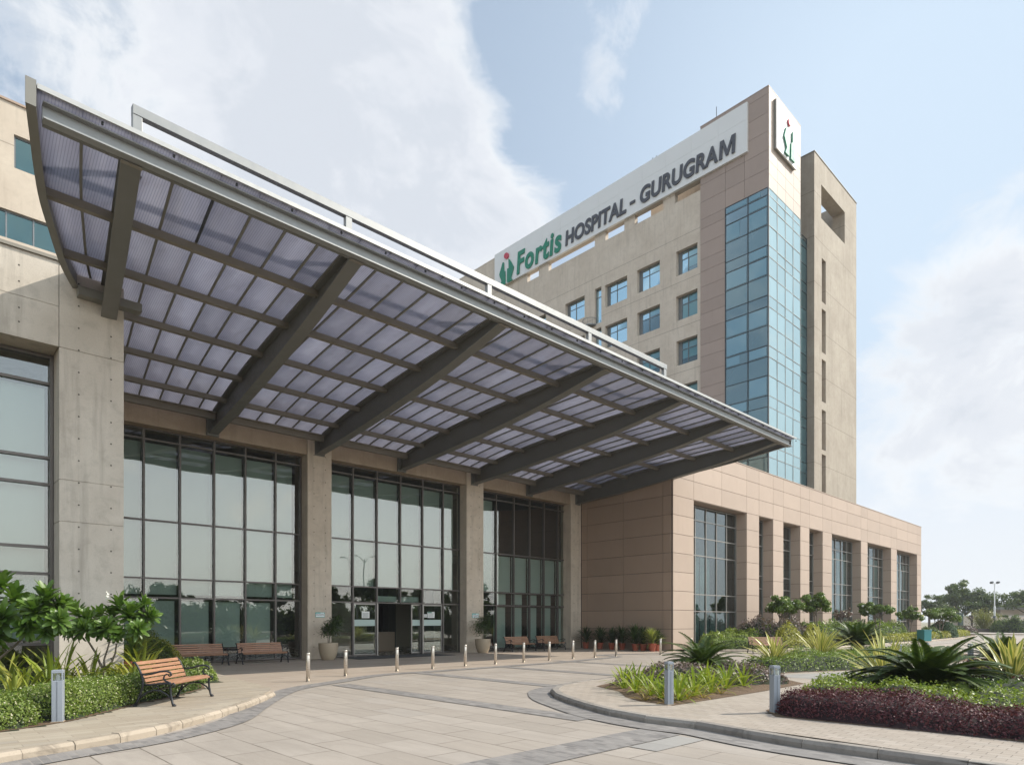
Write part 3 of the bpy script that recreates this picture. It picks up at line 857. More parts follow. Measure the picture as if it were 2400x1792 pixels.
# set-back upper block
YU = 40.0
upper = thing('upper_block', 'cream rendered upper block with ribbon windows far left behind the canopy', 'building', (0, 0, 0))
plU = Plane('y', YU)
ops = [(onY(33, YU), 9.5, ZZ(388, onY(33, YU), YU) - .1, ZZ(388, onY(33, YU), YU) + 1.55, .25), (-8, 9.5, 20.45, 21.85, .25)]
mb = MB(); wall_open(mb, plU, -14, 12, 0, 27.15, ops, .25)
mb.box(-14, 12, YU + .02 + .25, 60, 0, 27.1); mb.build('wall', 'render_plain', upper)
mb = MB(); mb.box(-14.1, 12.1, YU - .08, 60, 27.15, 27.25); mb.build('coping', 'cladding_brown', upper)
for o in ops:
    n = max(2, int((o[1] - o[0]) / 1.05)); us = [o[0] + .04 + (o[1] - o[0] - .08) * k / n for k in range(n + 1)]
    pu = Plane('y', YU + .18); mb = MB(); lattice(mb, pu, us, [o[2] + .04, o[3] - .04], .06, -.05, .05)
    fr = mb.build('window', 'frame_grey', upper); gm = MB(); panes(gm, pu, us, [o[2], o[3]], 0, None, .01); gm.build('glass', 'glass_punched', fr)
    bl = MB(); pu.box(bl, o[0] + .1, o[1] - .1, o[2] + .08, o[3] - .08, .035, .045); bl.build('blind', 'blind', fr)

# ---------------------------------------------------------------- podium
XB, YD = 32.0, 20.3
pod = thing('podium_building', 'brown clad two storey podium with a colonnade of deep tall windows', 'building', (0, 0, 0))
plD = Plane('y', YD); plW = Plane('x', XB)
fx = lambda r: onY(1300 + r * .4519, YD)
OP = [(fx(a), fx(b)) for a, b in ((718, 993), (1057, 1130), (1183, 1271), (1318, 1387), (1435, 1586), (1620, 1742), (1772, 1877))]
XE = onY(2158, YD); ZT = 11.95; ZO = 8.87
zs = [-.02] + [.17 + 1.087 * k for k in range(1, 8)] + [ZO] + [9.95, 11.02, ZT]
us = sorted([XB] + [x for o in OP for x in o] + [XE])
extra = []
for a, b in zip(us, us[1:]):
    if b - a > 3.3: extra.append((a + b) / 2)
usx = sorted(us + extra)
inop = lambda u, z: z < ZO and any(a < u < b for a, b in OP)
mb = MB()
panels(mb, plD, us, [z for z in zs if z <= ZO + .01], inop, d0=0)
panels(mb, plD, usx, [ZO, 9.95, 11.02, ZT], None, d0=0)
wy = [YD + .05, 20.9, 23.7, 26.5, YP - .02]
for a, b in OP:         # reveals: both cheeks and the soffit
    for c, d in zip(zs, zs[1:]):
        if d <= ZO + .01:
            mb.box(b - .03, b + .0, YD + .012, YD + .75, c + .011, d - .011); mb.box(a, a + .03, YD + .012, YD + .75, c + .011, d - .011)
    mb.box(a + .035, b - .035, YD + .01, YD + .75, ZO - .03, ZO)
mb.build('cladding', 'cladding_beige', pod)
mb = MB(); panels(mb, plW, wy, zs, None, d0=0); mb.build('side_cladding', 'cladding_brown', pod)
mb = MB()
for a, b in zip([XB] + [o[1] for o in OP], [o[0] for o in OP] + [XE]): mb.box(a + .012, b - .012, YD + .012, YD + 1.0, -.02, ZT - .012)
mb.box(XB + .01, XE - .012, YD + .014, YD + 1.0, ZO + .01, ZT - .014)
mb.box(XB + .012, XB + .6, YD + 1.0, 48, -.02, ZT - .016); mb.box(XE - .5, XE - .02, YD + 1.0, 60, -.02, ZT - .02)
mb.build('backing_wall', 'joint_dark', pod)
mb = MB(); mb.box(XB + .6, XE - .5, YD + 1.0, 60, 11.3, 11.6); mb.build('roof', 'roof_gravel', pod)
mb = MB(); mb.box(XB - .05, XE + .05, YD - .07, YD + .45, ZT, ZT + .05); mb.box(XB - .05, XB + .45, YD + .45, 50, ZT, ZT + .05); mb.build('coping', 'cladding_beige', pod)
plE = Plane('y', YD + .72)
for k, (a, b) in enumerate(OP):
    w = b - a; n = max(2, round(w / 1.25)) if k else 5
    uu = [a + .06 + (w - .12) * i / n for i in range(n + 1)]
    zz = [.2, 2.31, 3.35, 5.75, 6.85, 7.9, ZO - .12] if k == 0 else [.2, 1.7, 4.0, 4.9, 7.0, 7.8, ZO - .12]
    mb = MB(); lattice(mb, plE, uu, zz, .06, -.06, .06)
    fr = mb.build('window', 'mullion_light', pod)
    gm = MB(); panes(gm, plE, uu, zz, 0, None, .006); gm.build('glass', 'glass_window', fr)
    cm = MB()
    for i, (p, q) in enumerate(zip(uu, uu[1:])):
        if k == 0:
            nf = 14      # pleated curtain
            for z0, z1 in ((.3, 2.25), (2.4, 5.7)):
                if z0 > 2.3 and i > 2: continue
                pts = [(p + .04 + (q - p - .08) * j / nf, .42 + (.05 if j % 2 else 0)) for j in range(nf + 1)]
                for (u0, d0), (u1, d1) in zip(pts, pts[1:]): cm.quad(plE.P(u0, z0, d0), plE.P(u1, z0, d1), plE.P(u1, z1, d1), plE.P(u0, z1, d0))
        else:
            plE.box(cm, p + .05, q - .2, 1.8, 7.7, .35, .37)
    cm.build('curtain' if k == 0 else 'blind', 'curtain' if k == 0 else 'blind', fr)
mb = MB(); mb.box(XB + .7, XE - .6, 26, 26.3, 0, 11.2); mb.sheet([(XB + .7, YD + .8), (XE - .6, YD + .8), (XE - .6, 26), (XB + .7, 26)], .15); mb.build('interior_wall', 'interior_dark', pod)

# ---------------------------------------------------------------- tower
XT, YT = 48.9, 22.5
tow = thing('hospital_tower', 'tall cream tower with a brown clad glass corner and rooftop name sign', 'building', (0, 0, 0))
plF = Plane('x', XT); plS = Plane('y', YT)
yG, yC = onX(1701, XT), onX(1642, XT)         # glass | taupe | cream
ZR, ZB, ZGT = 43.0, 10.5, 35.2
XS = 54.8
# taupe cladding of the corner
cz = [ZGT + (ZR - .55 - ZGT) * k / 5 for k in range(6)] + [ZR]
mb = MB(); ymid = (YT + yG) / 2 + .15
panels(mb, plF, [YT, ymid, yG], cz); 
lz = [ZB]
while lz[-1] < ZGT - 1.0: lz.append(lz[-1] + (1.28 if len(lz) % 3 else 1.0))
lz = [z for z in lz if z < ZGT - .4] + [ZGT]
panels(mb, plF, [yG, yC], lz + cz[1:]); 
mb.build('corner_cladding', 'cladding_taupe', tow)
mb = MB(); panels(mb, plS, [XT, XT + 1.5, XT + 3, XT + 4.5, XS], [ZGT + (ZR - .5 - ZGT) * k / 7 for k in range(8)] + [ZR]); mb.build('side_cladding', 'cladding_taupe_sunlit', tow)
mb = MB()
mb.box(XT + .012, XS - .012, YT + .012, yC - .012, ZB, ZR - .02); mb.build('backing_wall', 'joint_dark', tow)
mb = MB(); mb.box(XT - .06, XS + .02, YT - .06, yC + .02, ZR, ZR + .06); mb.build('coping', 'cladding_taupe', tow)
# curtain glass
rows = [ZB + .9]; pat = [1.55, 1.45, .87]; k = 0
while rows[-1] < ZGT - .3:
    rows.append(rows[-1] + pat[k % 3]); k += 1
rows[-1] = ZGT
ys = [YT, YT + (yG - YT) * .46, yG]
mb = MB(); plF1 = Plane('x', XT - .03)
for y in ys: plF1.box(mb, y - .03 + (.03 if y == YT else 0), y + .03, ZB, ZGT, -.05, .03)
for a, b in zip(ys, ys[1:]):
    for z in rows: plF1.box(mb, a + .03, b - .03, z - .022, z + .022, -.035, .02)
fr = mb.build('curtain_wall_frame', 'mullion_dark', tow)
gm = MB(); panes(gm, plF1, ys, rows, 0, None, .006)
rr = random.Random(5)
gm.build('glass', 'glass_tower', fr)
for i, (a, b) in enumerate(zip(ys, ys[1:])):      # vent panes, slightly proud of the fixed glass
    for j, (c, d) in enumerate(zip(rows, rows[1:])):
        if rr.random() < .30:
            gm = MB(); plF1.box(gm, a + .12 + (b - a) * rr.choice((0, 0, .3)), b - .12, c + .1, d - .1, -.025, -.012); gm.build('vent_pane', 'glass_tower_vent', fr)
xs = [XT, XT + 1.48, XT + 2.95, XT + 4.43, XS]
plS1 = Plane('y', YT - .03)
rows2 = [ZB + .9]; k = 0
while rows2[-1] < ZGT - .3:
    rows2.append(rows2[-1] + (1.55, 1.45, .87)[k % 3]); k += 1
rows2[-1] = ZGT
mb = MB()
for x in xs: plS1.box(mb, x - .018, x + .018, ZB, ZGT, -.03, .03)
for a, b in zip(xs, xs[1:]):
    for z in rows2: plS1.box(mb, a + .018, b - .018, z - .018, z + .018, -.025, .02)
fr = mb.build('curtain_wall_frame', 'mullion_light', tow)
gm = MB(); panes(gm, plS1, xs, rows2, 0, None, .008); gm.build('glass', 'glass_tower_skylit', fr)
mb = MB(); pq = Plane('y', YT + .35); mb2 = MB(); panes(mb2, pq, [XS, XS + .9, XS + 2.2], rows2[:-1] + [34.3], 0, None, .008)
lattice(mb, pq, [XS + .02, XS + .9, XS + 2.2], rows2[:-1] + [34.3], .04, -.04, .04, z0=ZB)
fr = mb.build('curtain_wall_frame', 'mullion_dark', tow); mb2.build('glass', 'glass_tower', fr)
# cream front with punched windows
YE = 64.0
f7 = lambda r: onX(1100 + r * .4519, XT)
wcols = [(f7(1183), f7(1090)), (f7(988), f7(885)), (f7(818), f7(718)), (f7(598), f7(510))]
wcols += [(wcols[-1][0] + 5.2, wcols[-1][1] + 5.2), (wcols[-1][0] + 10.4, wcols[-1][1] + 10.4)]
wz = [(33.55 - 3.87 * k - 2.12, 33.55 - 3.87 * k) for k in range(6)]
ops = [(a - .0, b + .33, c, d, .55) for a, b in wcols for c, d in wz]
slot = (f7(685), f7(650))
ops += [(slot[0], slot[1], 33.55 - 3.87 * k - 3.3, 33.55 - 3.87 * k + .1, .5) for k in range(4)]
ZS = 37.8
mb = MB(); wall_open(mb, plF, yC, YE, ZB, ZS, ops, .55)
mb.box(XT + .01, XT + .5, yC + .02, YE, ZS - .01, ZS + .0)
mb.quad((XT, yC, ZS), (XT + .5, yC, ZS), (XT + .5, YE, ZS), (XT, YE, ZS))
mb.box(XT + .62, XT + 14, yC + .03, YE - .01, ZB, ZS - .5)
# posts and beam that carry the sign
f7o = [(1065, 1200), (857, 1005), (705, 803), (410, 650), (300, 360)]
edges = [yC] + [y for a, b in f7o for y in (f7(b), f7(a))] + [YE]
for a, b in zip(edges[0::2], edges[1::2]):
    if b - a > .05: mb.box(XT + .02, XT + .48, a, b, ZS, 38.72)
mb.box(XT + .02, XT + .5, yC + .02, YE, 38.72, 42.55)
mb.build('front_wall', 'render_cream', tow)
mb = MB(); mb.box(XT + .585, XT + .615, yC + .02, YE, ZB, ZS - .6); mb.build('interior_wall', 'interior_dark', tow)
mb = MB()
for a, b in wcols:
    for c, d in wz:
        pf = Plane('x', XT + .38); m1 = MB()
        us = [a + .03, a + (b - a) * .62, b - .03]
        lattice(m1, pf, us, [c + .03, c + (d - c) * .66, d - .03], .04, -.05, .05)
        pf.box(m1, b, b + .33, c, d, .0, .12)
        fr = m1.build('window', 'frame_grey', tow)
        gm = MB(); panes(gm, pf, us, [c + .03, c + (d - c) * .66, d - .03], 0, None, .01); gm.build('glass', 'glass_punched', fr)
        bl = MB(); hb = (d - c) * rr.choice((.25, .45, .7, .95, .95)); pf.box(bl, a + .06, b - .06, d - hb, d - .05, .07, .08); bl.build('blind', 'blind', fr)
for k in range(4):
    z1 = 33.55 - 3.87 * k + .1; z0 = z1 - 3.4; pf = Plane('x', XT + .3); m1 = MB()
    lattice(m1, pf, [slot[0] + .03, slot[1] - .03], [z0 + .03, z1 - .8, z1 - .03], .05, -.05, .05)
    fr = m1.build('window', 'frame_grey', tow); gm = MB(); panes(gm, pf, [slot[0], slot[1]], [z0, z1 - .8, z1], 0, None, .01); gm.build('glass', 'glass_punched', fr)
    m1 = MB(); yc = slot[1] + .55     # little curved balcony
    arc = [(XT - .75 * math.cos(t), yc + .75 * math.sin(t)) for t in [(-.5 + i / 10) * math.pi for i in range(11)]]
    m1.prism(arc, z0 - .12, z0 - .02)
    m1.tube([(x, y, z0 + .55) for x, y in arc], .025, 6)
    for x, y in arc[::2]: m1.tube([(x, y, z0 - .05), (x, y, z0 + .55)], .015, 5)
    m1.build('balcony', 'frame_grey', tow)
# plant room seen through the slots
mb = MB(); mb.box(XT + 2.5, XT + 9, yC + .1, f7(860), 37.3, 40.5); mb.build('plant_room', 'render_plain', tow)
for y in (27.3, 33.2, 33.6):
    mb = MB(); mb.tube([(XT + .8, y, 42.5), (XT + .8, y, 44.6 if y < 30 else 43.6)], .03, 6); mb.build('lightning_rod', 'lamp_dark', tow)

# right-hand stair tower with the framed roof opening
XW0, YW = 57.0, 22.2; XW1 = onY(2007, YW); ZW = 41.9
wing = thing('stair_tower', 'bare beige concrete stair tower with a framed roof opening and slot windows', 'building', (0, 0, 0))
plw = Plane('y', YW)
fo = (onY(1924.7, YW), onY(1980, YW), 36.8, 39.75, 1.1)
sl = [(onY(1926, YW), onY(1935.5, YW), a, b, .5) for a, b in ((29.6, 33.4), (25.2, 29.0), (20.9, 24.6), (16.7, 20.2), (11.0, 16.3))]
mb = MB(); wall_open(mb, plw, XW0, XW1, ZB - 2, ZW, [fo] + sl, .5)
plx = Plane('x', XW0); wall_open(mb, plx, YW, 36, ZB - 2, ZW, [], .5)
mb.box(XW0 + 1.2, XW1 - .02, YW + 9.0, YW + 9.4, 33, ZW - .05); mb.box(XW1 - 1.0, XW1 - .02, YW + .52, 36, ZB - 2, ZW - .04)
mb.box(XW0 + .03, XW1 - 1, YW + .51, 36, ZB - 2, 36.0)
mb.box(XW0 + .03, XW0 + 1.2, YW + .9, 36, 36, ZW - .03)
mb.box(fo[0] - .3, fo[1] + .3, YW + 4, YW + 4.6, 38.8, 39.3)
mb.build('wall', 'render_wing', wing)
mb = MB()
for s_ in sl: mb.box(s_[0] + .02, s_[1] - .02, YW + .45, YW + .5, s_[2], s_[3])
mb.build('slot_window', 'cladding_taupe', wing)
mb = MB(); mb.box(XW0 - .05, XW1 + .05, YW - .05, YW + .5, ZW, ZW + .05); mb.box(XW0 - .05, XW0 + .5, YW + .5, 36, ZW, ZW + .05); mb.build('coping', 'steel_purlin', wing)

# ---------------------------------------------------------------- signs
XSg = XT - .25
sign = thing('rooftop_sign', 'long white sign reading Fortis HOSPITAL - GURUGRAM on the tower parapet', 'sign', (0, 0, 0))
s0, s1 = onX(1751, XSg), onX(1159, XSg)
mb = MB(); n = 12; zm = 41.25
for k in range(n):
    a, b = s0 + (s1 - s0) * k / n, s0 + (s1 - s0) * (k + 1) / n
    for c, d in ((38.7, zm), (zm, 42.62)): mb.box(XSg, XSg + .12, a + .006, b - .006, c + .006, d - .006)
mb.box(XSg + .01, XSg + .24, s0 + .01, s1 - .01, 38.71, 42.61)
mb.build('panel', 'sign_panel', sign)
def text_on(body, px0, px1, zb, zt, mat_, name, bold, shear, depth=.07, sp=1.04):
    cu = bpy.data.curves.new('text', 'FONT'); cu.body = body; cu.size = 1; cu.offset = bold; cu.extrude = .5; cu.shear = shear; cu.resolution_u = 6
    cu.space_character = sp
    t = bpy.data.objects.new('text', cu); COL.objects.link(t)
    dg = bpy.context.evaluated_depsgraph_get(); me = bpy.data.meshes.new_from_object(t.evaluated_get(dg))
    bpy.data.objects.remove(t); bpy.data.curves.remove(cu)
    v = np.zeros(len(me.vertices) * 3, dtype=np.float32); me.vertices.foreach_get('co', v); v = v.reshape(-1, 3)
    lo, hi = v.min(0), v.max(0); y0, y1 = onX(px0, XSg), onX(px1, XSg)
    w = np.empty_like(v)
    w[:, 1] = y0 + (v[:, 0] - lo[0]) / (hi[0] - lo[0]) * (y1 - y0)
    w[:, 2] = zb + (v[:, 1] - lo[1]) / (hi[1] - lo[1]) * (zt - zb)
    w[:, 0] = XSg - .03 - depth * (v[:, 2] - lo[2]) / (hi[2] - lo[2])
    me.vertices.foreach_set('co', w.ravel()); me.update(); me.materials.clear(); me.materials.append(MAT[mat_])
    return link(name, me, sign)
text_on('Fortis', 1212, 1316.5, 38.95, 41.35, 'letter_green', 'lettering', .03, .12, sp=1.14)
text_on('HOSPITAL', 1326, 1468.5, 39.12, 40.62, 'letter_dark', 'lettering', .033, .1)
text_on('-', 1477, 1489.5, 39.62, 39.86, 'letter_dark', 'lettering', .02, .05)
text_on('GURUGRA', 1501, 1683, 39.12, 40.62, 'letter_dark', 'lettering', .033, .1)
mu = [(0, 0), (.07, 1), (.31, 1), (.53, .36), (.80, 1), (1.05, 1), (1.0, 0), (.80, 0), (.845, .70), (.585, .06), (.44, .06), (.225, .70), (.20, 0)]
ym0, ym1 = onX(1686, XSg), onX(1725, XSg)
mv = [(XSg - .03, ym0 + (ym1 - ym0) * u / 1.05, 39.12 + 1.48 * v) for u, v in mu]; nmu = len(mv); mb = MB()
mb.add(mv + [(x - .07, y, z) for x, y, z in mv], [tuple(range(nmu)), tuple(range(2 * nmu - 1, nmu - 1, -1))] + [(i, (i + 1) % nmu, nmu + (i + 1) % nmu, nmu + i) for i in range(nmu)])
mb.build('lettering', 'letter_dark', sign)
def slab(pts3, nv, depth):
    n = len(pts3); mbb = MB(); q = [tuple(Vector(p) + Vector(nv) * depth) for p in pts3]
    mbb.add(list(pts3) + q, [tuple(range(n)), tuple(range(2 * n - 1, n - 1, -1))] + [(i, (i + 1) % n, n + (i + 1) % n, n + i) for i in range(n)])
    return mbb
def emb_front(pts, mat_, nm):
    P = []
    for x, y in pts:
        px, py = 1140 + x * .17172, 540 + y * .17172; Y = onX(px, XSg); P.append((XSg - .02, Y, ZZ(py, XSg, Y)))
    slab(P, (-1, 0, 0), .1).build(nm, mat_, sign)
emb_front([(245, 440), (230, 443), (207, 530), (185, 605), (192, 640), (212, 682), (212, 712), (205, 728), (240, 748), (265, 733), (262, 560), (246, 545)], 'letter_green', 'emblem_hand')
emb_front([(310, 390), (325, 402), (345, 432), (378, 493), (374, 530), (346, 635), (344, 648), (363, 682), (300, 716), (290, 705), (292, 528), (313, 518)], 'letter_green', 'emblem_hand')
emb_front([(280 + 31 * math.cos(t), 350 + 42 * math.sin(t) - 10 * math.cos(t)) for t in [2 * math.pi * k / 24 for k in range(24)]], 'letter_red', 'emblem_dot')
YSg = YT - .32
logo = thing('emblem_sign', 'square white emblem sign with two green hands on the tower corner', 'sign', (0, 0, 0))
l0, l1 = onY(1821, YSg), onY(1867, YSg)
mb = MB(); mb.box(l0, l1, YSg, YSg + .1, 38.5, 42.45); mb.build('panel', 'sign_panel', logo, bevel=.02)
mb = MB(); mb.box(l0 + .04, l1 - .04, YSg + .1, YT - .03, 38.54, 42.41); mb.build('back_frame', 'steel_olive', logo)
def emb_side(pts, mat_, nm):
    P = []
    for x, y in pts:
        px, py = 1760 + x * .1816, 180 + y * .1816; X = onY(px, YSg); P.append((X, YSg - .02, ZZ(py, X, YSg)))
    slab(P, (0, -1, 0), .12).build(nm, mat_, logo)
emb_side([(440, 660), (425, 715), (412, 770), (430, 850), (445, 920), (425, 985), (475, 1038), (480, 870), (465, 800), (456, 785), (453, 690)], 'letter_green', 'emblem_hand')
emb_side([(519, 720), (540, 800), (560, 920), (541, 985), (545, 1030), (549, 1122), (497, 1068), (500, 870), (519, 857)], 'letter_green', 'emblem_hand')
emb_side([(487 + 21 * math.cos(t), 600 + 47 * math.sin(t) + 20 * math.cos(t)) for t in [2 * math.pi * k / 20 for k in range(20)]], 'letter_red', 'emblem_dot')

# ---------------------------------------------------------------- canopy
can = thing('entrance_canopy', 'large fan shaped steel canopy roofed with ribbed purple grey translucent sheet', 'canopy', (0, 0, 0))
BF = [3.4, 8.37, 13.4, 18.5, 23.45, 27.8, 32.3]; BW = [5.15, 9.25, 13.85, 18.25, 22.95, 27.25, 31.6]
YF, YBK = 14.2, 26.45
def interp(xs, fs, x):
    if x <= xs[0]: return fs[0] + (fs[1] - fs[0]) * (x - xs[0]) / (xs[1] - xs[0])
    for a, b, c, d in zip(xs, xs[1:], fs, fs[1:]):
        if x <= b: return c + (d - c) * (x - a) / (b - a)
    return fs[-1]
def smooth(xs, fs, x):
    i = max(0, min(len(xs) - 2, next((k for k in range(len(xs) - 1) if x <= xs[k + 1]), len(xs) - 2)))
    h = xs[i + 1] - xs[i]; t = (x - xs[i]) / h
    m = lambda k: (fs[min(k + 1, len(xs) - 1)] - fs[max(k - 1, 0)]) / (xs[min(k + 1, len(xs) - 1)] - xs[max(k - 1, 0)])
    return (2 * t**3 - 3 * t**2 + 1) * fs[i] + (t**3 - 2 * t**2 + t) * h * m(i) + (-2 * t**3 + 3 * t**2) * fs[i + 1] + (t**3 - t**2) * h * m(i + 1)
SY = [14.02, 14.5, 16.7, 18.9, 21.2, 23.3, 25.2, 26.45, 27.1]; SZ = [11.08, 11.02, 10.88, 10.77, 10.62, 10.42, 10.16, 9.93, 9.84]
zsh = lambda y: smooth(SY, SZ, y)
ZBY = [14.4, 17, 20.1, 23.65, 26.9]; ZBZ = [10.68, 10.2, 9.78, 9.42, 9.18]
zbm = lambda y: smooth(ZBY, ZBZ, y)
LY = [14.0, 14.65, 15.62, 16.6, 17.65, 19.1, 20.5]; LX = [1.66, 1.79, 1.98, 2.20, 2.51, 2.97, 3.59]
def cx(s, y):
    """plan position: s = 0..6 beams, -1 left rim, 7 right rim"""
    bx = [a + (b - a) * (y - 14.5) / 12.4 for a, b in zip(BF, BW)]
    lx = smooth(LY, LX, min(y, 20.5)); rx = 33.6 - (y - 13.9) * .25 if y < 20.2 else 31.93
    return interp(list(range(-1, 8)), [lx] + bx + [max(rx, bx[-1] + .1)], s)
# sheet
ysamp = [14.02, 14.3, 15, 15.8, 16.7, 17.8, 18.9, 20.0, 21.2, 22.2, 23.3, 24.2, 25.2, 26.45, 27.06]
mb = MB(); ss = [-1, -.5] + [k + i / 6 for k in range(6) for i in range(6)] + [6, 6.5, 7]
pb = [14.02, 16.7, 18.9, 21.2, 23.3, 25.2, 27.06]
for a, b in zip(ss, ss[1:]):
    for y0, y1 in zip(pb, pb[1:]):          # one sheet panel between two bars and two purlins
        if b <= .01 and y0 > 18.95: continue
        yy = [y0 + (y1 - y0) * j / 3 for j in range(4)]
        mb.add([(cx(s, y), y, zsh(y)) for y in yy for s in (a, b)], [(2 * j, 2 * j + 1, 2 * j + 3, 2 * j + 2) for j in range(3)])
o = mb.build('roof_sheet', 'polycarbonate', can, smooth=True)
sm = o.modifiers.new('thickness', 'SOLIDIFY'); sm.thickness = .03; sm.offset = 1
def ipath(mb, pts, top, bot, fw, tf=.035, tw=.03):
    """I section swept along plan points (x,y) with top/bottom heights"""
    n = len(pts)
    def strip(w0, w1, za, zb):
        vs = []
        for i, (x, y) in enumerate(pts):
            d = Vector((pts[min(i + 1, n - 1)][0] - pts[max(i - 1, 0)][0], pts[min(i + 1, n - 1)][1] - pts[max(i - 1, 0)][1])).normalized(); nn = Vector((d.y, -d.x))
            for (w, z) in ((w0, za(i)), (w1, za(i)), (w1, zb(i)), (w0, zb(i))): vs.append((x + nn.x * w, y + nn.y * w, z))
        fs = [(0, 1, 2, 3), tuple(4 * (n - 1) + k for k in (3, 2, 1, 0))]
        for i in range(n - 1): fs += [(4 * i + k, 4 * i + 4 + k, 4 * i + 4 + (k + 1) % 4, 4 * i + (k + 1) % 4) for k in range(4)]
        mb.add(vs, fs)
    strip(-fw / 2, fw / 2, lambda i: bot[i], lambda i: bot[i] + tf)
    strip(-fw / 2, fw / 2, lambda i: top[i] - tf, lambda i: top[i])
    strip(-tw / 2, tw / 2, lambda i: bot[i] + tf, lambda i: top[i] - tf)
for k in range(7):
    y1 = 26.98 if k else 20.0 - .01
    yy = [14.42 + (y1 - 14.42) * i / 14 for i in range(15)]
    mb = MB()
    ipath(mb, [(cx(k, y), y) for y in yy], [zsh(y) - .035 for y in yy], [min(zbm(y), zsh(y) - .3) for y in yy], .36)
    bo = mb.build('cantilever_beam', 'steel_dark' , can)
    if k: # end plate on the wall
        mb = MB(); x = cx(k, 26.9); mb.box(x - .24, x + .24, 26.97, 27.075 if k % 2 else 26.995, 9.1, 9.95); mb.build('end_plate', 'steel_dark', bo)
    mb = MB(); x = cx(k, 14.42); mb.box(x - .02, x + .02, 14.36, 14.41, 10.66, 10.98); mb.box(x - .19, x + .19, 14.32, 14.41, 10.645, 10.66); mb.build('tip_bracket', 'steel_purlin', bo)
# purlins between the beams
for y in (16.7, 18.9, 21.2, 23.3, 25.2):
    for k in range(-1, 7):
        if k == -1 and y > 19.5: continue
        if k == 6 and y > 20.2 : continue
        a = Vector((cx(k, y) + (.03 if k >= 0 else .05), y, zsh(y) - .13)); b = Vector((cx(k + 1, y) - .03, y, zsh(y) - .13))
        mb = MB(); mb.obox((a + b) / 2, (b - a) / 2, (0, .075, 0), (0, 0, .085)); mb.build('purlin', 'steel_purlin', can)
for k in range(0, 6):
    a = cx(k, YBK) + .05; b = cx(k + 1, YBK) - .05
    if k == 0: a = p2 + .02
    mb = MB(); mb.box(a, b, YBK - .02, YBK + .13, 9.62, 9.86); mb.box(a, b, YBK - .12, YBK - .02, 9.86, 9.895); mb.build('back_channel', 'steel_purlin', can)
# glazing bars that run with the ribs
for k in range(-1, 7):
    n = 6 if 0 <= k < 6 else 2
    for i in range(n + 1):
        if k == -1 and i in (0, ): continue
        if i == 0 and k >= 0 or (i == n and k < 6): s = k + (.04 if i == 0 else .96) if k >= 0 else None
        else: s = k + i / n
        if s is None or (k == 6 and i == n): continue
        y1 = 19.9 if s < 0 else 26.35
        if k == 6: y1 = 20.1
        yy = [14.5 + (y1 - 14.5) * j / 10 for j in range(11)]
        mb = MB()
        for a, b in zip(yy, yy[1:]):
            A = Vector((cx(s, a), a, zsh(a) - .022)); B = Vector((cx(s, b), b, zsh(b) - .022))
            mb.obox((A + B) / 2, (B - A) / 2 * 1.005, (.028, 0, 0), (0, 0, .02))
        mb.build('glazing_bar', 'steel_olive', can)
# rims
mb = MB(); yy = [13.99 + (19.98 - 13.99) * j / 20 for j in range(21)]
ipath(mb, [(cx(-1, y) + .08, y) for y in yy], [zsh(y) + .085 for y in yy], [zsh(y) - .38 for y in yy], .15, .03, .05); mb.build('rim_beam', 'steel_olive', can)
mb = MB(); x = cx(-1, 13.98) + .08; mb.box(x - .078, x + .078, 13.955, 13.985, 10.70, 11.17); mb.build('rim_end_plate', 'steel_olive', can)
mb = MB(); yy = [14.2 + (20.2 - 14.2) * j / 12 for j in range(13)]
ipath(mb, [(cx(7, y) - .04, y) for y in yy], [zsh(y) + .04 for y in yy], [min(zsh(y) - .26, zbm(y) + .05) for y in yy], .14, .03, .05); mb.build('rim_beam', 'steel_dark', can)
xl, xr = cx(-1, 14.2) + .24, cx(7, 14.2) - .05
mb = MB(); mb.box(xl, xr, 14.26, 14.32, 10.68, 11.0); mb.box(xl, xr, 14.13, 14.26, 10.68, 10.71); mb.box(xl, xr, 14.15, 14.26, 10.975, 11.0); mb.build('edge_channel', 'alu_light', can)
mb = MB(); mb.box(xl + .02, xr - .02, 14.33, 14.42, 10.68, 10.97); mb.build('edge_beam', 'steel_dark', can)
mb = MB(); mb.box(cx(-1, 14.0) + .17, cx(7, 13.9) + .03, 13.985, 14.015, 11.06, 11.15); mb.box(cx(-1, 14.0) + .17, cx(7, 13.9) + .03, 14.015, 14.12, 11.12, 11.15); mb.build('flashing', 'alu_white', can)
for i in range(26):
    x = xl + .9 + i * 1.24; mb = MB(); mb.box(x - .018, x + .018, 14.08, 14.12, 11.01, 11.06); mb.build('clamp', 'lamp_dark', can)
# rail on top
rail = MB(); rx0, rx1 = onY(309, 15.2), onY(1560, 15.2); rz = 12.42
rail.box(rx0, rx1, 15.12, 15.27, rz - .20, rz); 
npst = 5
for i in range(npst):
    x = rx0 + (rx1 - rx0 - .22) * i / (npst - 1); rail.box(x, x + .18, 15.13, 15.26, 10.98, rz - .20)
rail.build('roof_rail', 'alu_light', can, bevel=.008)
mb = MB(); mb.tube([(cx(.33, 14.7), 14.75, 10.92), (cx(.33, 16.5), 16.5, 10.82)], .035, 6); mb.build('cable_tray', 'lamp_dark', can)
mb = MB(); mb.box(3.45, 4.9, 19.7, 19.99, 10.1, 10.32); mb.build('wall_bracket', 'steel_olive', can)
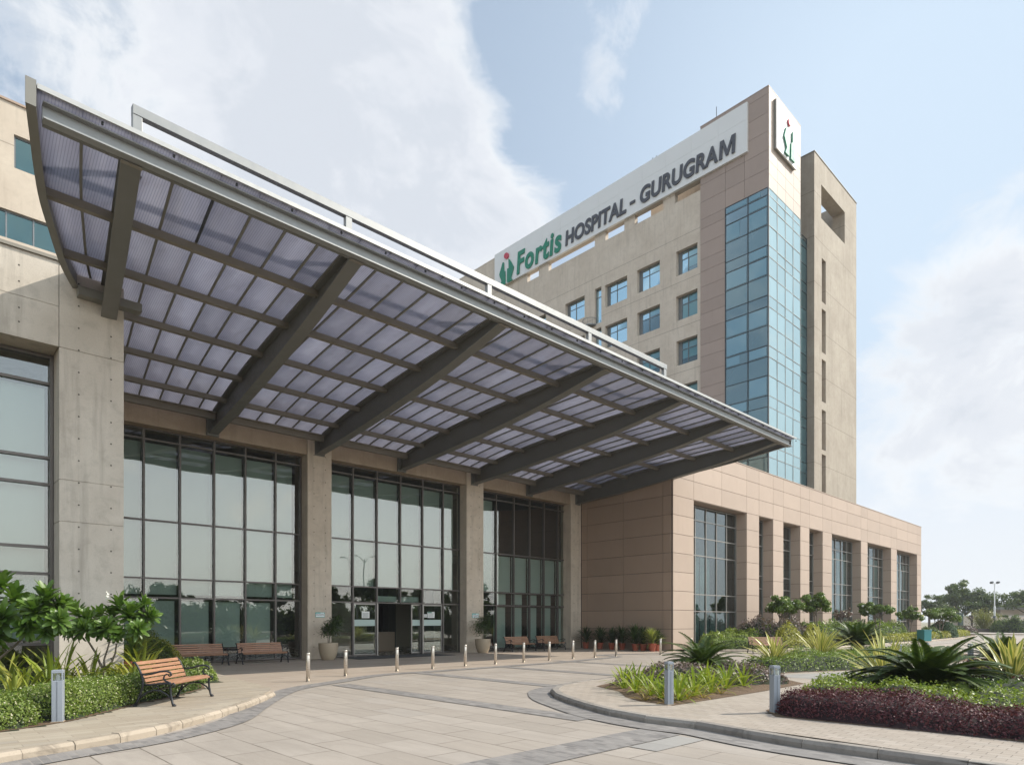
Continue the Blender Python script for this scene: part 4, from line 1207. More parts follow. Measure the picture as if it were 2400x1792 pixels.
# ---------------------------------------------------------------- bollards
def make_bollard(loc, label):
    t = thing('bollard', label, 'bollard', (*loc, 0), 0, 'steel bollards along the drop-off')
    mb = MB(); mb.lathe([(.056, 0), (.056, .735), (.053, .742), (.053, .752), (.056, .757), (.056, .805), (.05, .815), (.02, .82)], seg=20)
    mb.build('post', 'steel_brushed', t, smooth=True)
    mb = MB(); mb.lathe([(.08, .0), (.08, .012), (.058, .016)], seg=20); mb.build('base_collar', 'steel_brushed', t)
    return t
bpx = [(722, 1596.7), (810, 1584), (930.5, 1573), (1014.5, 1567), (1090.5, 1561.3), (1161.5, 1556), (1227.5, 1551.4), (1287.5, 1547.5), (1343, 1543), (1394.5, 1540.3), (1444, 1537.6), (1548, 1533.5), (1620, 1532)]
nn = ['nearest bollard, standing at the left end of the steel row', 'second steel bollard of the row, in front of the big pot by the left pillar', 'third steel bollard, in front of the closed glass leaf left of the door opening',
      'fourth steel bollard, just right of the open doorway', 'fifth steel bollard, in front of the pillar right of the doors', 'sixth steel bollard, left of the two right hand benches',
      'seventh steel bollard, in front of the right bench pair', 'eighth steel bollard, in front of the last bench before the brown wall', 'ninth steel bollard, in front of the corner where glass meets brown wall',
      'tenth steel bollard, in front of the leftmost terracotta pots', 'eleventh steel bollard, in front of the middle terracotta pots', 'twelfth steel bollard, in front of the pale leaved pot plant at the row end',
      'last steel bollard, half hidden behind the cycad by the brown corner']
b0 = make_bollard(G(*bpx[0]), nn[0])
for p, l in zip(bpx[1:], nn[1:]): copy_tree(b0, loc=(*G(*p), 0), label=l, rz=random.random())

# ---------------------------------------------------------------- lamp posts in the beds
def make_lamp(loc, rz, label, w=.17, h=.80):
    t = thing('bollard_light', label, 'garden light', loc, rz, 'square grey bollard lights')
    mb = MB(); a = w / 2; mb.box(-a, a, -a, a, 0, h * .80); mb.build('post', 'lamp_paint', t, bevel=.006)
    mb = MB(); mb.box(-a * 1.15, a * 1.15, -a * 1.15, a * 1.15, -.005, .012); mb.build('base_plate', 'pot_beige', t)
    mb = MB(); mb.box(-a, a, -a, a, h * .94, h); 
    for sx in (-1, 1):
        for sy in (-1, 1): mb.box(sx * a, sx * (a - .018), sy * a, sy * (a - .018), h * .80, h * .94)
    mb.build('cap', 'lamp_paint', t, bevel=.004)
    mb = MB(); mb.box(-a + .02, a - .02, -a + .02, a - .02, h * .80, h * .94); mb.build('lantern_glass', 'glass_clear', t)
    mb = MB(); mb.tube([(0, 0, h * .80), (0, 0, h * .885)], .032, 10); mb.tube([(0, 0, h * .885), (0, 0, h * .92)], .02, 8); mb.build('bulb', 'paper', t)
    mb = MB(); mb.box(-.002, .002, -a - .004, -a - .0005, .02, h * .78); mb.build('door_seam', 'lamp_dark', t)
    return t
L0 = make_lamp((*G(136, 1690, .12), .12), R(-19), 'square grey light post standing in the hedge left of the near bench', .15, .815)
def lamp_copy(loc, rz, label): return copy_tree(L0, loc=loc, rz=rz, label=label, scale=(.84, .84, 1))
lamp_copy((*G(1568, 1650, .12), .12), R(-25), 'grey light post at the point of the lily bed on the round kerb')
lamp_copy((*G(1816, 1669, .12), .12), R(-28), 'grey light post at the left end of the purple hedge')
for px, d, l in ((2106, 21.4, 'far grey light post half hidden behind the striped agave, leftmost of three'), (2171, 22.9, 'far grey light post below the teal bin, middle one of three'), (2275, 22.2, 'far grey light post standing in the distant purple ground cover')):
    lamp_copy((*at(px, d), .12), R(-25), l)

# ---------------------------------------------------------------- benches
def make_bench(loc, rz, label, L=1.75):
    t = thing('park_bench', label, 'bench', loc, rz, 'cast iron and timber benches')
    # seat: three curved-in slats; backrest: five slats between the iron ends
    mb = MB()
    sp = [(-.27, .425, -.55), (-.165, .44, -.05), (-.055, .432, .10), (.055, .418, .12), (.15, .41, .05)]
    for y, z, a in sp: mb.obox((0, y, z), (L / 2 - .02, 0, 0), (0, .046 * math.cos(a), .046 * -math.sin(a)), (0, .014 * math.sin(a), .014 * math.cos(a)))
    mb.build('seat', 'bench_wood', t, bevel=.005)
    mb = MB()
    for i in range(5):
        u = i / 4; y = .205 + .13 * u + .03 * u * u; z = .475 + .315 * u; a = R(70 - 4 * u)
        mb.obox((0, y, z), (L / 2 - .02, 0, 0), (0, .033 * math.cos(a), .033 * math.sin(a)), (0, -.012 * math.sin(a), .012 * math.cos(a)))
    mb.build('backrest', 'bench_wood', t, bevel=.004)
    for s in (-1, 1):
        x = s * L / 2; mb = MB()
        mb.tube([(x, .37, .02), (x, .33, .10), (x, .27, .25), (x, .225, .40), (x, .235, .50), (x, .275, .64), (x, .335, .76), (x, .385, .82), (x, .415, .815), (x, .41, .785)], [.03, .024, .021, .023, .022, .02, .019, .02, .019, .014], 8)
        mb.tube([(x, -.34, .015), (x, -.315, .05), (x, -.285, .20), (x, -.275, .34), (x, -.29, .40), (x, -.33, .425), (x, -.355, .40), (x, -.345, .36), (x, -.315, .355)], [.034, .023, .021, .021, .021, .02, .018, .016, .013], 8)
        mb.tube([(x, -.30, .115), (x, -.22, .215), (x, -.1, .285), (x, .02, .30), (x, .14, .27), (x, .24, .20), (x, .29, .14)], .0165, 8)
        mb.tube([(x, -.32, .405), (x, -.2, .425), (x, -.05, .415), (x, .1, .395), (x, .21, .40)], .017, 8)
        mb.tube([(x, -.06, .30), (x, -.05, .35), (x, .0, .37), (x, .05, .35), (x, .05, .31)], .012, 6)
        for y in (-.345, .375): mb.lathe([(.034, 0), (.04, .012), (.026, .03)], (x, y, 0), 10)
        fr = mb.build('side_frame', 'iron_black', t, smooth=True)
        mb = MB()
        arm = [(x, .265, .60), (x, .18, .585), (x, .06, .605), (x, -.08, .645), (x, -.2, .655), (x, -.275, .625), (x, -.29, .575), (x, -.262, .56), (x, -.235, .575)]
        mb.tube(arm, [.017, .017, .018, .019, .02, .02, .019, .016, .012], 8)
        mb.tube([(x, -.28, .43), (x, -.235, .45), (x, -.175, .475), (x, -.15, .52), (x, -.165, .57), (x, -.205, .60), (x, -.24, .585)], [.017, .016, .016, .016, .015, .013, .01], 8)
        mb.build('armrest', 'iron_black', fr, smooth=True)
    mb = MB(); mb.tube([(-L / 2, .02, .295), (L / 2, .02, .295)], .012, 6); mb.build('tie_rod', 'iron_black', t)
    return t
a, b = Vector(G(407.7, 1653.9, .12)), Vector(G(496.4, 1630.5, .12))
d = (b - a).normalized(); mid = (a + b) / 2 + Vector((-d.y, d.x)) * .34
near = make_bench((mid.x, mid.y, .12), math.atan2(d.y, d.x), 'near slatted bench in full sun on the left footway', (b - a).length)
bx = make_bench(((onY(413, 25.7) + onY(535, 25.7)) / 2, 25.95, 0), 0, 'shaded bench against the glass, leftmost of the four under the canopy', 1.85)
for pa, pb, y, l in ((572, 672, 25.95, 'shaded bench against the glass, just left of the first free pillar'), (1199.6, 1256, 26.15, 'shaded bench right of the doors, beside the potted ficus'), (1272.5, 1327, 26.2, 'shaded bench right of the doors, nearest the brown wall')):
    copy_tree(bx, loc=((onY(pa, y - .3) + onY(pb, y - .3)) / 2, y, 0), label=l)
copy_tree(bx, loc=(*at(1799, 34.3), .03), rz=HEAD - R(90) + .05, label='sunlit bench half hidden behind yellow striped agaves by the podium hedge')

# ---------------------------------------------------------------- door mat, signs, notices
mb = MB(); mb.box(14.9, 20.3, 25.3, 27.4, .012, .026); tag(mb.build('door_mat', 'mat_rubber', bevel=.004), 'wide black mat lying in front of the sliding doors', 'door mat')
def wallsign(px0, px1, py0, py1, label, rows):
    Y = YP - .018; x0, x1 = onY(px0, Y), onY(px1, Y); z0, z1 = ZZ(py1, x0, Y), ZZ(py0, x0, Y)
    t = thing('wall_sign', label, 'sign', ((x0 + x1) / 2, Y, (z0 + z1) / 2)); w, h = (x1 - x0) / 2, (z1 - z0) / 2
    mb = MB(); mb.box(-w, w, 0, .016, -h, h); mb.build('plate', 'sign_teal', t)
    mb = MB(); mb.box(-w * .93, w * .93, -.004, -.0005, -h * .80, h * .55); mb.build('white_field', 'sign_white', t)
    mb = MB(); rr = random.Random(len(label))
    for k in range(rows):
        x = -w * .85; z = h * .3 - k * h * .95 / rows
        while x < w * .8:
            l = w * rr.uniform(.1, .28); mb.box(x, min(x + l, w * .85), -.0065, -.0042, z - h * .2, z + h * .04); x += l + w * .06
    mb.build('text_marks', 'ink', t)
    mb = MB(); mb.box(w * .1, w * .85, -.0045, -.001, h * .64, h * .84); mb.build('header_mark', 'sign_white', t)
wallsign(739.5, 761, 1434, 1445.6, 'small teal and white wall sign on the pillar left of the doors', 2)
wallsign(1107, 1122.5, 1436.5, 1447, 'small teal and white wall sign on the pillar right of the doors', 2)
def notice(px0, px1, py0, py1, label, green=False):
    Y = YG - .016; x0, x1 = onY(px0, Y), onY(px1, Y); z0, z1 = ZZ(py1, x0, Y), ZZ(py0, x0, Y)
    t = thing('notice', label, 'notice', ((x0 + x1) / 2, Y, (z0 + z1) / 2)); w, h = (x1 - x0) / 2, (z1 - z0) / 2
    mb = MB(); mb.box(-w, w, 0, .004, -h, h); mb.build('sheet', 'paper', t)
    mb = MB()
    for k in range(6): mb.box(-w * .8, w * (.8 - .25 * (k % 3 == 2)), -.002, -.0004, h * (.5 - .24 * k) - h * .05, h * (.5 - .24 * k) + h * .03)
    mb.build('text_marks', 'ink' if not green else 'frame_grey', t)
    if green:
        mb = MB(); mb.box(-w * .95, w * .2, -.003, -.0005, h * .62, h * .95); mb.build('header_mark', 'letter_green', t)
notice(848, 866, 1432, 1447.5, 'framed paper notice stuck on the glass left of the doorway')
notice(991.5, 1000.5, 1438.5, 1446, 'tiny paper notice on the glass right of the doorway')
notice(1002, 1018.5, 1433, 1447, 'paper notice with green heading on the glass right of the doorway', True)

# litter bin
p = at(2166, 52.2)
t = thing('litter_bin', 'teal metal litter bin on the far kerb by the yellow hedge', 'bin', (*p, .1), R(-30))
mb = MB(); mb.box(-.36, .36, -.36, .36, 0, .86); mb.build('body', 'bin_teal', t, bevel=.02)
mb = MB(); mb.box(-.39, .39, -.39, .39, .865, .92); mb.build('lid', 'bin_teal', t, bevel=.015)

# ---------------------------------------------------------------- foliage generators
def leaves_arr(P, N, size, asp=.45, jit=.6):
    """rhombic leaf quads at points P with outward normals N"""
    n = len(P)
    N = N + RNG.normal(0, jit, (n, 3)); N /= np.linalg.norm(N, axis=1, keepdims=True) + 1e-9
    T = RNG.normal(0, 1, (n, 3)); T -= N * (T * N).sum(1, keepdims=True); T /= np.linalg.norm(T, axis=1, keepdims=True) + 1e-9
    B = np.cross(N, T); s = size * RNG.uniform(.6, 1.35, (n, 1))
    V = np.empty((n, 4, 3))
    V[:, 0] = P - T * s * .5; V[:, 1] = P + B * s * asp * .5 + N * s * .10; V[:, 2] = P + T * s * .5; V[:, 3] = P - B * s * asp * .5 + N * s * .10
    Fc = np.arange(4 * n).reshape(n, 4)
    return V.reshape(-1, 3), Fc

def in_poly(x, y, poly):
    r = np.zeros(x.shape, bool); n = len(poly)
    for i in range(n):
        (x1, y1), (x2, y2) = poly[i], poly[(i + 1) % n]
        c = ((y1 > y) != (y2 > y)) & (x < (x2 - x1) * (y - y1) / (y2 - y1 + 1e-12) + x1)
        r ^= c
    return r
def edge_dist(x, y, poly):
    dm = np.full(x.shape, 1e9); n = len(poly)
    for i in range(n):
        a = np.array(poly[i]); b = np.array(poly[(i + 1) % n]); ab = b - a; L = (ab ** 2).sum() + 1e-12
        t = np.clip(((x - a[0]) * ab[0] + (y - a[1]) * ab[1]) / L, 0, 1)
        dm = np.minimum(dm, np.hypot(x - a[0] - t * ab[0], y - a[1] - t * ab[1]))
    return dm
def vnoise(x, y, seed, f):
    r = np.random.default_rng(seed); o = np.zeros(x.shape)
    for k in range(6):
        a = r.uniform(0, 2 * np.pi); ff = f * r.uniform(.6, 1.9); o += np.sin((x * np.cos(a) + y * np.sin(a)) * ff + r.uniform(0, 6.28)) / 6 ** .5
    return o

def hedge(name, label, cat, poly, z0, h, lm, n, size, edge=.25, rough=.18, core='core_dark', flowers=0, fm='petal', seed=1, group=None, asp=.55, spread=.05, lump=2.2, kind=None):
    xs = np.array([p[0] for p in poly]); ys = np.array([p[1] for p in poly])
    def height(x, y):
        d = edge_dist(x, y, poly); k = np.clip(d / edge, 0, 1); k = np.sqrt(1 - (1 - k) ** 2)
        return h * k * (1 + rough * vnoise(x, y, seed, lump) + rough * .6 * vnoise(x, y, seed + 9, lump * 3.1))
    x = RNG.uniform(xs.min(), xs.max(), n * 6); y = RNG.uniform(ys.min(), ys.max(), n * 6)
    m = in_poly(x, y, poly); x, y = x[m], y[m]
    # sampled by true surface area, so that the steep side faces are clothed as densely as the top
    e = .02; hz = height(x, y); gx = (height(x + e, y) - hz) / e; gy = (height(x, y + e) - hz) / e
    wt = np.minimum(np.sqrt(1 + gx ** 2 + gy ** 2), 9.0); pick = RNG.choice(len(x), n, True, wt / wt.sum())
    x, y, hz, gx, gy = x[pick] + RNG.normal(0, .006, n), y[pick] + RNG.normal(0, .006, n), hz[pick], gx[pick], gy[pick]
    N = np.stack([-gx, -gy, np.ones_like(gx)], 1); N /= np.linalg.norm(N, axis=1, keepdims=True)
    zz = z0 + hz * (1 - .35 * RNG.uniform(0, 1, len(x)) ** 2) + RNG.normal(0, spread * .7, len(x))
    P = np.stack([x + RNG.normal(0, spread * .6, len(x)), y + RNG.normal(0, spread * .6, len(x)), np.maximum(zz, z0 + .02)], 1)
    V, Fc = leaves_arr(P, N, size, asp)
    mi = np.zeros(len(Fc), int)
    # core
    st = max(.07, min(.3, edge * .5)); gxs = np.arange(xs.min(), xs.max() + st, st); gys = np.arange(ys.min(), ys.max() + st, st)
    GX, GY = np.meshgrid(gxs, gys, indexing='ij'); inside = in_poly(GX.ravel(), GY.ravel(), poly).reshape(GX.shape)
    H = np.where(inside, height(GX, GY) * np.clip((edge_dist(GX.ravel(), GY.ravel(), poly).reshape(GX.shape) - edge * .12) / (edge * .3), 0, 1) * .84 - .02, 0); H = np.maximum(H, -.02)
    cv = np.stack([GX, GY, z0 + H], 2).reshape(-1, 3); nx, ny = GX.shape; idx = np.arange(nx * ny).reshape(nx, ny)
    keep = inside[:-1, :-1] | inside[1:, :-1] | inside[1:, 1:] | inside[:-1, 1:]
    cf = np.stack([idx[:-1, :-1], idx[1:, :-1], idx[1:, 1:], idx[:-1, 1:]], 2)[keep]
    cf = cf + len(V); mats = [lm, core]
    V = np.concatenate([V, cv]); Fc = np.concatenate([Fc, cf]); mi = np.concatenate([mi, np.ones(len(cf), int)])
    c = np.array([xs.mean(), ys.mean(), z0])
    o = npmesh(name, V - c, Fc, mats, None, mi); o.location = c
    tag(o, label, cat, group, kind)
    if flowers:
        k = RNG.choice(len(P), min(flowers, len(P)), False); fv, ff = leaves_arr(P[k] + N[k] * size * .5, N[k], size * .55, .9)
        npmesh('blossom', fv - c, ff, fm, o)
    return o

def sword_leaf(V, Fq, UV, base, az, el0, el1, L, w, seg=6, fold=.35, prof=None, twist=0.0):
    """one arching strap leaf, V-folded, two strips with a midrib"""
    p = Vector(base); o = len(V); side = Vector((-math.sin(az), math.cos(az), 0))
    for i in range(seg + 1):
        u = i / seg; el = el0 + (el1 - el0) * u ** 1.3
        d = Vector((math.cos(az) * math.cos(el), math.sin(az) * math.cos(el), math.sin(el)))
        n = side.cross(d) * -1
        ww = w * (prof(u) if prof else (.55 + 1.2 * u - .2 * u * u) * (1 - u ** 3) + .02)
        sd = (side * math.cos(twist * u) + n * math.sin(twist * u)) * ww / 2; up = n * ww * fold * .5
        V += [tuple(p - sd + up), tuple(p), tuple(p + sd + up)]
        p = p + d * (L / seg)
    for i in range(seg):
        a = o + 3 * i
        for k, (u0, u1) in ((0, (0, .5)), (1, (.5, 1))):
            Fq.append((a + k, a + k + 1, a + k + 4, a + k + 3)); v0, v1 = i / seg, (i + 1) / seg
            UV += [(u0, v0), (u1, v0), (u1, v1), (u0, v1)]

def rosette(n, L, w, el=(85, 10), droop=(10, 55), seed=0, seg=6, fold=.35, base=.05, prof=None, zb=.0, inner=1.0):
    rr = random.Random(seed); V, Fq, UV = [], [], []
    for i in range(n):
        u = i / max(1, n - 1); az = i * 2.39996 + rr.uniform(-.3, .3)
        e0 = R(el[0] + (el[1] - el[0]) * u + rr.uniform(-7, 7)); e1 = e0 - R(rr.uniform(*droop))
        l = L * rr.uniform(.8, 1.1) * (inner + (1 - inner) * u)
        sword_leaf(V, Fq, UV, (base * math.cos(az) * u, base * math.sin(az) * u, zb), az, e0, e1, l, w * rr.uniform(.8, 1.15), seg, fold, prof, rr.uniform(-.5, .5))
    return np.array(V), np.array(Fq), np.array(UV)

# ---- striped agaves (variegated sword plants)
agp = lambda u: (.42 + 1.5 * u - 1.0 * u * u) * (1 - u ** 4) ** .8 + .01
def agave(loc, label, L, n, w, seed, el=(88, 8), droop=(5, 40)):
    V, Fq, UV = rosette(n, L, w, el, droop, seed, 6, .35, .06, agp, .02)
    t = thing('agave', label, 'agave', loc, random.random() * 6, 'yellow striped agaves')
    npmesh('leaves', V, Fq, 'leaf_variegated', t, uv=UV)
    mb = MB(); mb.lathe([(.10, -.05), (.11, .05), (.05, .14)], seg=10); mb.build('stem', 'bark', t)
    return t
agave((*at(1814, 22.0), .14), 'yellow striped agave with arching narrow leaves, in front of the sunlit bench', 1.25, 92, .075, 3, droop=(15, 70))
agave((*at(1924, 25.6), .14), 'yellow striped agave with upright leaves, between the other agave and the cycad', 1.45, 84, .085, 4, droop=(10, 60))
agave((*at(2072, 17.6), .14), 'sparse striped agave leaning out behind the big cycad', 1.35, 44, .09, 5, el=(75, 12), droop=(2, 25))
agave((*at(2372, 15.6), .16), 'bright yellow broad leaved agave at the right edge', 1.25, 54, .14, 6, el=(88, 20), droop=(2, 30))

# ---- cycads
def cycad(loc, label, L, n, seed, trunk=.18, el=(80, -6), droop=(35, 70), nl=42, lw=.027, ll=.19, low=None):
    rr = random.Random(seed); V, Fq = [], []
    for i in range(n):
        u = i / (n - 1); az = i * 2.39996 + rr.uniform(-.2, .2)
        e0 = R(el[0] + (el[1] - el[0]) * u ** .8 + rr.uniform(-6, 6)); e1 = e0 - R(rr.uniform(*droop)); l = L * rr.uniform(.82, 1.08)
        p = Vector((.05 * math.cos(az), .05 * math.sin(az), trunk)); side = Vector((-math.sin(az), math.cos(az), 0)); S = nl
        for k in range(S):
            t = k / S; e = e0 + (e1 - e0) * t ** 1.2; d = Vector((math.cos(az) * math.cos(e), math.sin(az) * math.cos(e), math.sin(e)))
            nrm = d.cross(side) * -1 if d.cross(side).z < 0 else d.cross(side)
            q = p + d * (l / S)
            if k > 2:
                le = ll * L * (math.sin(math.pi * min(1, (t * .86 + .12))) ** .6) * rr.uniform(.9, 1.1)
                for sg in (-1, 1):
                    ld = (side * sg * .80 + d * .55 + nrm * .28).normalized(); wv = d * lw * L
                    o = len(V); tip = p + ld * le - Vector((0, 0, le * .12)); mid = p + ld * le * .5 + nrm * .012
                    V += [tuple(p - wv * .4), tuple(mid - wv * .55), tuple(tip), tuple(mid + wv * .55)]; Fq.append((o, o + 1, o + 2, o + 3))
            o = len(V); rw = side * .008 * L * (1.4 - t)
            V += [tuple(p - rw), tuple(q - rw), tuple(q + rw), tuple(p + rw)]; Fq.append((o, o + 1, o + 2, o + 3))
            p = q
    t = thing('cycad', label, 'cycad', loc, 0, 'cycads in the round beds')
    npmesh('fronds', np.array(V), np.array(Fq), 'leaf_cycad', t)
    mb = MB(); mb.lathe([(.11 * L, -.1), (.13 * L, trunk * .3), (.12 * L, trunk * .8), (.05 * L, trunk + .05)], seg=14); mb.build('trunk', 'bark_dark', t, smooth=True)
    return t
cycad((*at(2173, 12.7), .14), 'largest cycad, spreading wide behind the purple hedge', 1.42, 100, 1, .20, el=(76, 0), droop=(40, 88), nl=64)
cycad((*at(1645, 18.3), .14), 'cycad behind the lily bed, in front of the brown corner', 1.25, 70, 2, .22, el=(78, -4), droop=(45, 95))
cycad((*at(2010, 28.4), .14), 'tall upright cycad between the striped agaves and the podium hedge', 1.4, 66, 3, .45, el=(84, 18), droop=(35, 65))
cycad((*at(2352, 21.0), .14), 'far cycad behind the bright yellow agave at the right edge', 1.35, 62, 4, .2, el=(70, -5), droop=(25, 60))

# ---- strap leaved clumps
strap = lambda u: (.7 + .8 * u - .5 * u * u) * (1 - u ** 5) ** .7 + .01
def clump_mesh(n, L, w, seed, m, el=(86, 25), droop=(20, 80)):
    V, Fq, UV = rosette(n, L, w, el, droop, seed, 6, .3, .08, strap)
    return V, Fq, m
LILY = [(1462, 1612, 1.0), (1492, 1622, 1.1), (1525, 1628, 1.0), (1550, 1637, .9), (1590, 1640, 1.15), (1628, 1630, 1.15), (1668, 1622, 1.1), (1702, 1612, 1.15), (1742, 1606, 1.0), (1772, 1596, .9), (1545, 1600, 1.0), (1600, 1612, .9), (1478, 1600, .8), (1655, 1606, 1.0)]
protos = []
for i in range(4):
    V, Fq, m = clump_mesh(26, .62, .042, 30 + i, 'leaf_lily'); me = npmesh('lily', V, Fq, 'leaf_lily').data; protos.append(me)
for o in [o for o in COL.objects if o.name.startswith('lily')]: bpy.data.objects.remove(o)
lw = ['at the round tip of the bed', 'second along the bed front', 'left of the light post', 'just behind the light post', 'right of the light post', 'in the middle of the bed front', 'in front of the cycad', 'right of the cycad', 'near the bed right end', 'last at the bed right end', 'in the back row behind the light post', 'at the foot of the cycad', 'in the back row at the bed tip', 'in the back row before the cycad']
for i, ((px, py, s), l) in enumerate(zip(LILY, lw)):
    o = bpy.data.objects.new('spider_lily', protos[i % 4]); COL.objects.link(o); o.location = (*G(px, py, .12), .12); o.scale = (s, s, s * random.uniform(.9, 1.15)); o.rotation_euler = (0, 0, random.random() * 6)
    tag(o, 'bright green spider lily clump ' + l, 'lily', 'spider lilies in the corner bed')
dry = []
for i, (px, py) in enumerate([(1512, 1640), (1566, 1646), (1612, 1638), (1648, 1634), (1500, 1612), (1690, 1625)]):
    V, Fq, m = clump_mesh(12, .34, .03, 60 + i, 'leaf_dry', (70, 5), (20, 90)); o = npmesh('dry_leaf_tuft', V, Fq, 'leaf_dry'); o.location = (*G(px, py, .12), .12)
    tag(o, ['yellowed drooping leaf tuft at the bed edge left of the light post', 'yellowed leaf tuft at the foot of the corner light post', 'yellowed leaf tuft right of the corner light post', 'yellowed leaf tuft at the middle of the lily bed edge', 'yellowed leaf tuft behind the lily bed tip', 'yellowed leaf tuft below the cycad'][i], 'dry plant', 'yellowed tufts in the lily bed')

# ---- left bed: strap plants, hedges
SP = [((250, 1048), .0), ]
lt = [(60, 13.4, .75, 22), (30, 12.2, .6, 20), (118, 13.8, .95, 24), (150, 14.6, 1.0, 20), (212, 14.6, .8, 24), (250, 15.4, .5, 20), (282, 15.8, .55, 20), (312, 15.0, .75, 20), (196, 13.2, .55, 16), (75, 11.6, .5, 9), (20, 14.8, .8, 22), (335, 16.5, .9, 24)]
ln = ['left of the light post, deep in the bed', 'at the left frame edge', 'tall, right behind the light post', 'tallest, between light post and pillar', 'in front of the concrete pillar', 'left of the frangipani stem', 'right of the frangipani stem', 'behind the near bench end', 'low, just right of the light post', 'few leaved and yellow, left of the light post', 'far back by the tall window', 'beside the terracotta pot behind the bench']
for i, ((px, d, L, n), l) in enumerate(zip(lt, ln)):
    V, Fq, m = clump_mesh(n, L, .06 if i != 9 else .075, 80 + i, 'leaf_strap', (85, 30), (15, 75))
    o = npmesh('strap_plant', V, Fq, 'leaf_lily' if i in (9, 2) else 'leaf_strap'); o.scale = (1.2, 1.2, 1.25); o.location = (*at(px, d), .13)
    tag(o, 'strap leaved plant ' + l, 'strap plant', 'strap leaved plants in the left bed')
def along(pts, w, inset=.0):
    """closed band polygon of width w on the left side of a point list"""
    P = [Vector(p) for p in pts]; A, B = [], []
    for i, p in enumerate(P):
        d = (P[min(i + 1, len(P) - 1)] - P[max(i - 1, 0)]).normalized(); n = Vector((-d.y, d.x)); A.append(tuple(p + n * inset)); B.append(tuple(p + n * (inset + w)))
    return A + B[::-1]
E = LBED[1:9]
hedge('hedge', 'low flowering green hedge along the footway left of the light post', 'hedge', along([E[0], E[1], E[2]], 1.0, .10), .12, .46, 'leaf_hedge', 14000, .042, .35, .16, flowers=1100, fm='petal_cream', seed=2)
hedge('hedge', 'low flowering green hedge between the light post and the near bench', 'hedge', along([E[3], E[4], E[5]], 1.15, .10), .12, .50, 'leaf_hedge', 18000, .042, .3, .15, flowers=1500, fm='petal_cream', seed=3)
hedge('hedge', 'darker green hedge running behind the near bench', 'hedge', along([E[5], E[6], E[7]], 1.4, .10), .12, .46, 'leaf_hedge_dark', 15000, .045, .4, .18, flowers=700, fm='petal_cream', seed=4)
hedge('ground_cover', 'dark low ground cover filling the back of the left bed', 'ground cover', [(-6, 13.2), (1.2, 13.4), (3.0, 14.6), (4.6, 16.2), (5.0, 19.6), (-6, 19.6)], .12, .28, 'leaf_hedge_dark', 16000, .075, .4, .35, seed=5, kind='stuff')
hedge('shrub', 'rounded yellow green shrub right of the concrete pillar', 'shrub', [(at(352, 22.2)[0] + 1.0 * math.cos(t), at(352, 22.2)[1] + 1.1 * math.sin(t)) for t in [k * math.pi / 8 for k in range(16)]], .12, .95, 'leaf_hedge_yellow', 9000, .07, .8, .2, flowers=500, fm='petal_cream', seed=6)
hedge('shrub', 'small pale flowered shrub with an upright shoot behind the near bench', 'shrub', [(at(448, 16.9)[0] + .6 * math.cos(t), at(448, 16.9)[1] + .65 * math.sin(t)) for t in [k * math.pi / 8 for k in range(16)]], .12, .5, 'leaf_hedge', 5000, .055, .6, .25, flowers=500, fm='petal_cream', seed=7)
hedge('shrub', 'low feathery green shrub against the glass behind the left benches', 'shrub', [(at(345, 21.0)[0] + .9 * math.cos(t), at(345, 21.0)[1] + .9 * math.sin(t)) for t in [k * math.pi / 8 for k in range(16)]], .12, .8, 'leaf_hedge_dark', 5000, .08, .7, .3, seed=8, asp=.25)

# ---- island beds
hedge('hedge', 'dense dark purple hedge sweeping along the right kerb', 'hedge', [(10.82, -6), (10.82, 1.5), (10.72, 4.6), (11.1, 5.05), (11.9, 4.9), (12.05, 3.6), (12.1, 1.6), (12.2, -6)], .12, .34, 'leaf_purple', 46000, .042, .28, .16, core='core_purple', seed=11, asp=.5)
hedge('ground_cover', 'lime green ground cover rising behind the purple hedge', 'ground cover', [(11.9, 5.0), (13.6, 5.3), (15.6, 5.3), (15.6, 3.6), (14.2, 2.4), (13.6, 1.2), (13.6, -4), (12.2, -4), (12.2, 1.6), (12.1, 3.6)], .12, .42, 'leaf_lime', 20000, .055, .35, .28, seed=12)
hedge('ground_cover', 'dark green ground cover around the foot of the big cycad', 'ground cover', [(13.3, 3.2), (15.4, 4.8), (18.3, 5.3), (22.5, 4.0), (26, 3.0), (26, -6), (13.3, -6)], .12, .26, 'leaf_hedge_dark', 22000, .07, .4, .3, seed=13, kind='stuff')
hedge('ground_cover', 'far purple ground cover around the distant light post', 'ground cover', [(19.5, 4.3), (22.2, 3.6), (25.5, 2.6), (25.5, .5), (22, .6), (18.4, 2.0)], .12, .42, 'leaf_purple', 9000, .06, .35, .25, core='core_purple', seed=14)
hedge('ground_cover', 'mauve tinged ground cover behind the lilies and the left cycad', 'ground cover', [(12.6, 9.7), (14.6, 10.3), (17.6, 9.9), (17.4, 7.7), (16.4, 7.0), (14.8, 7.9), (13.4, 9.2)], .12, .33, 'leaf_mauve', 12000, .055, .4, .3, flowers=350, seed=15)
hedge('ground_cover', 'soft green ground cover under the two striped agaves', 'ground cover', [(19.6, 8.8), (21, 8.3), (23.2, 7.4), (26, 6.8), (32, 6.4), (34, 8.2), (33, 10.0), (28, 10.7), (20.7, 10.5)], .12, .40, 'leaf_hedge', 22000, .07, .4, .25, flowers=300, seed=16)

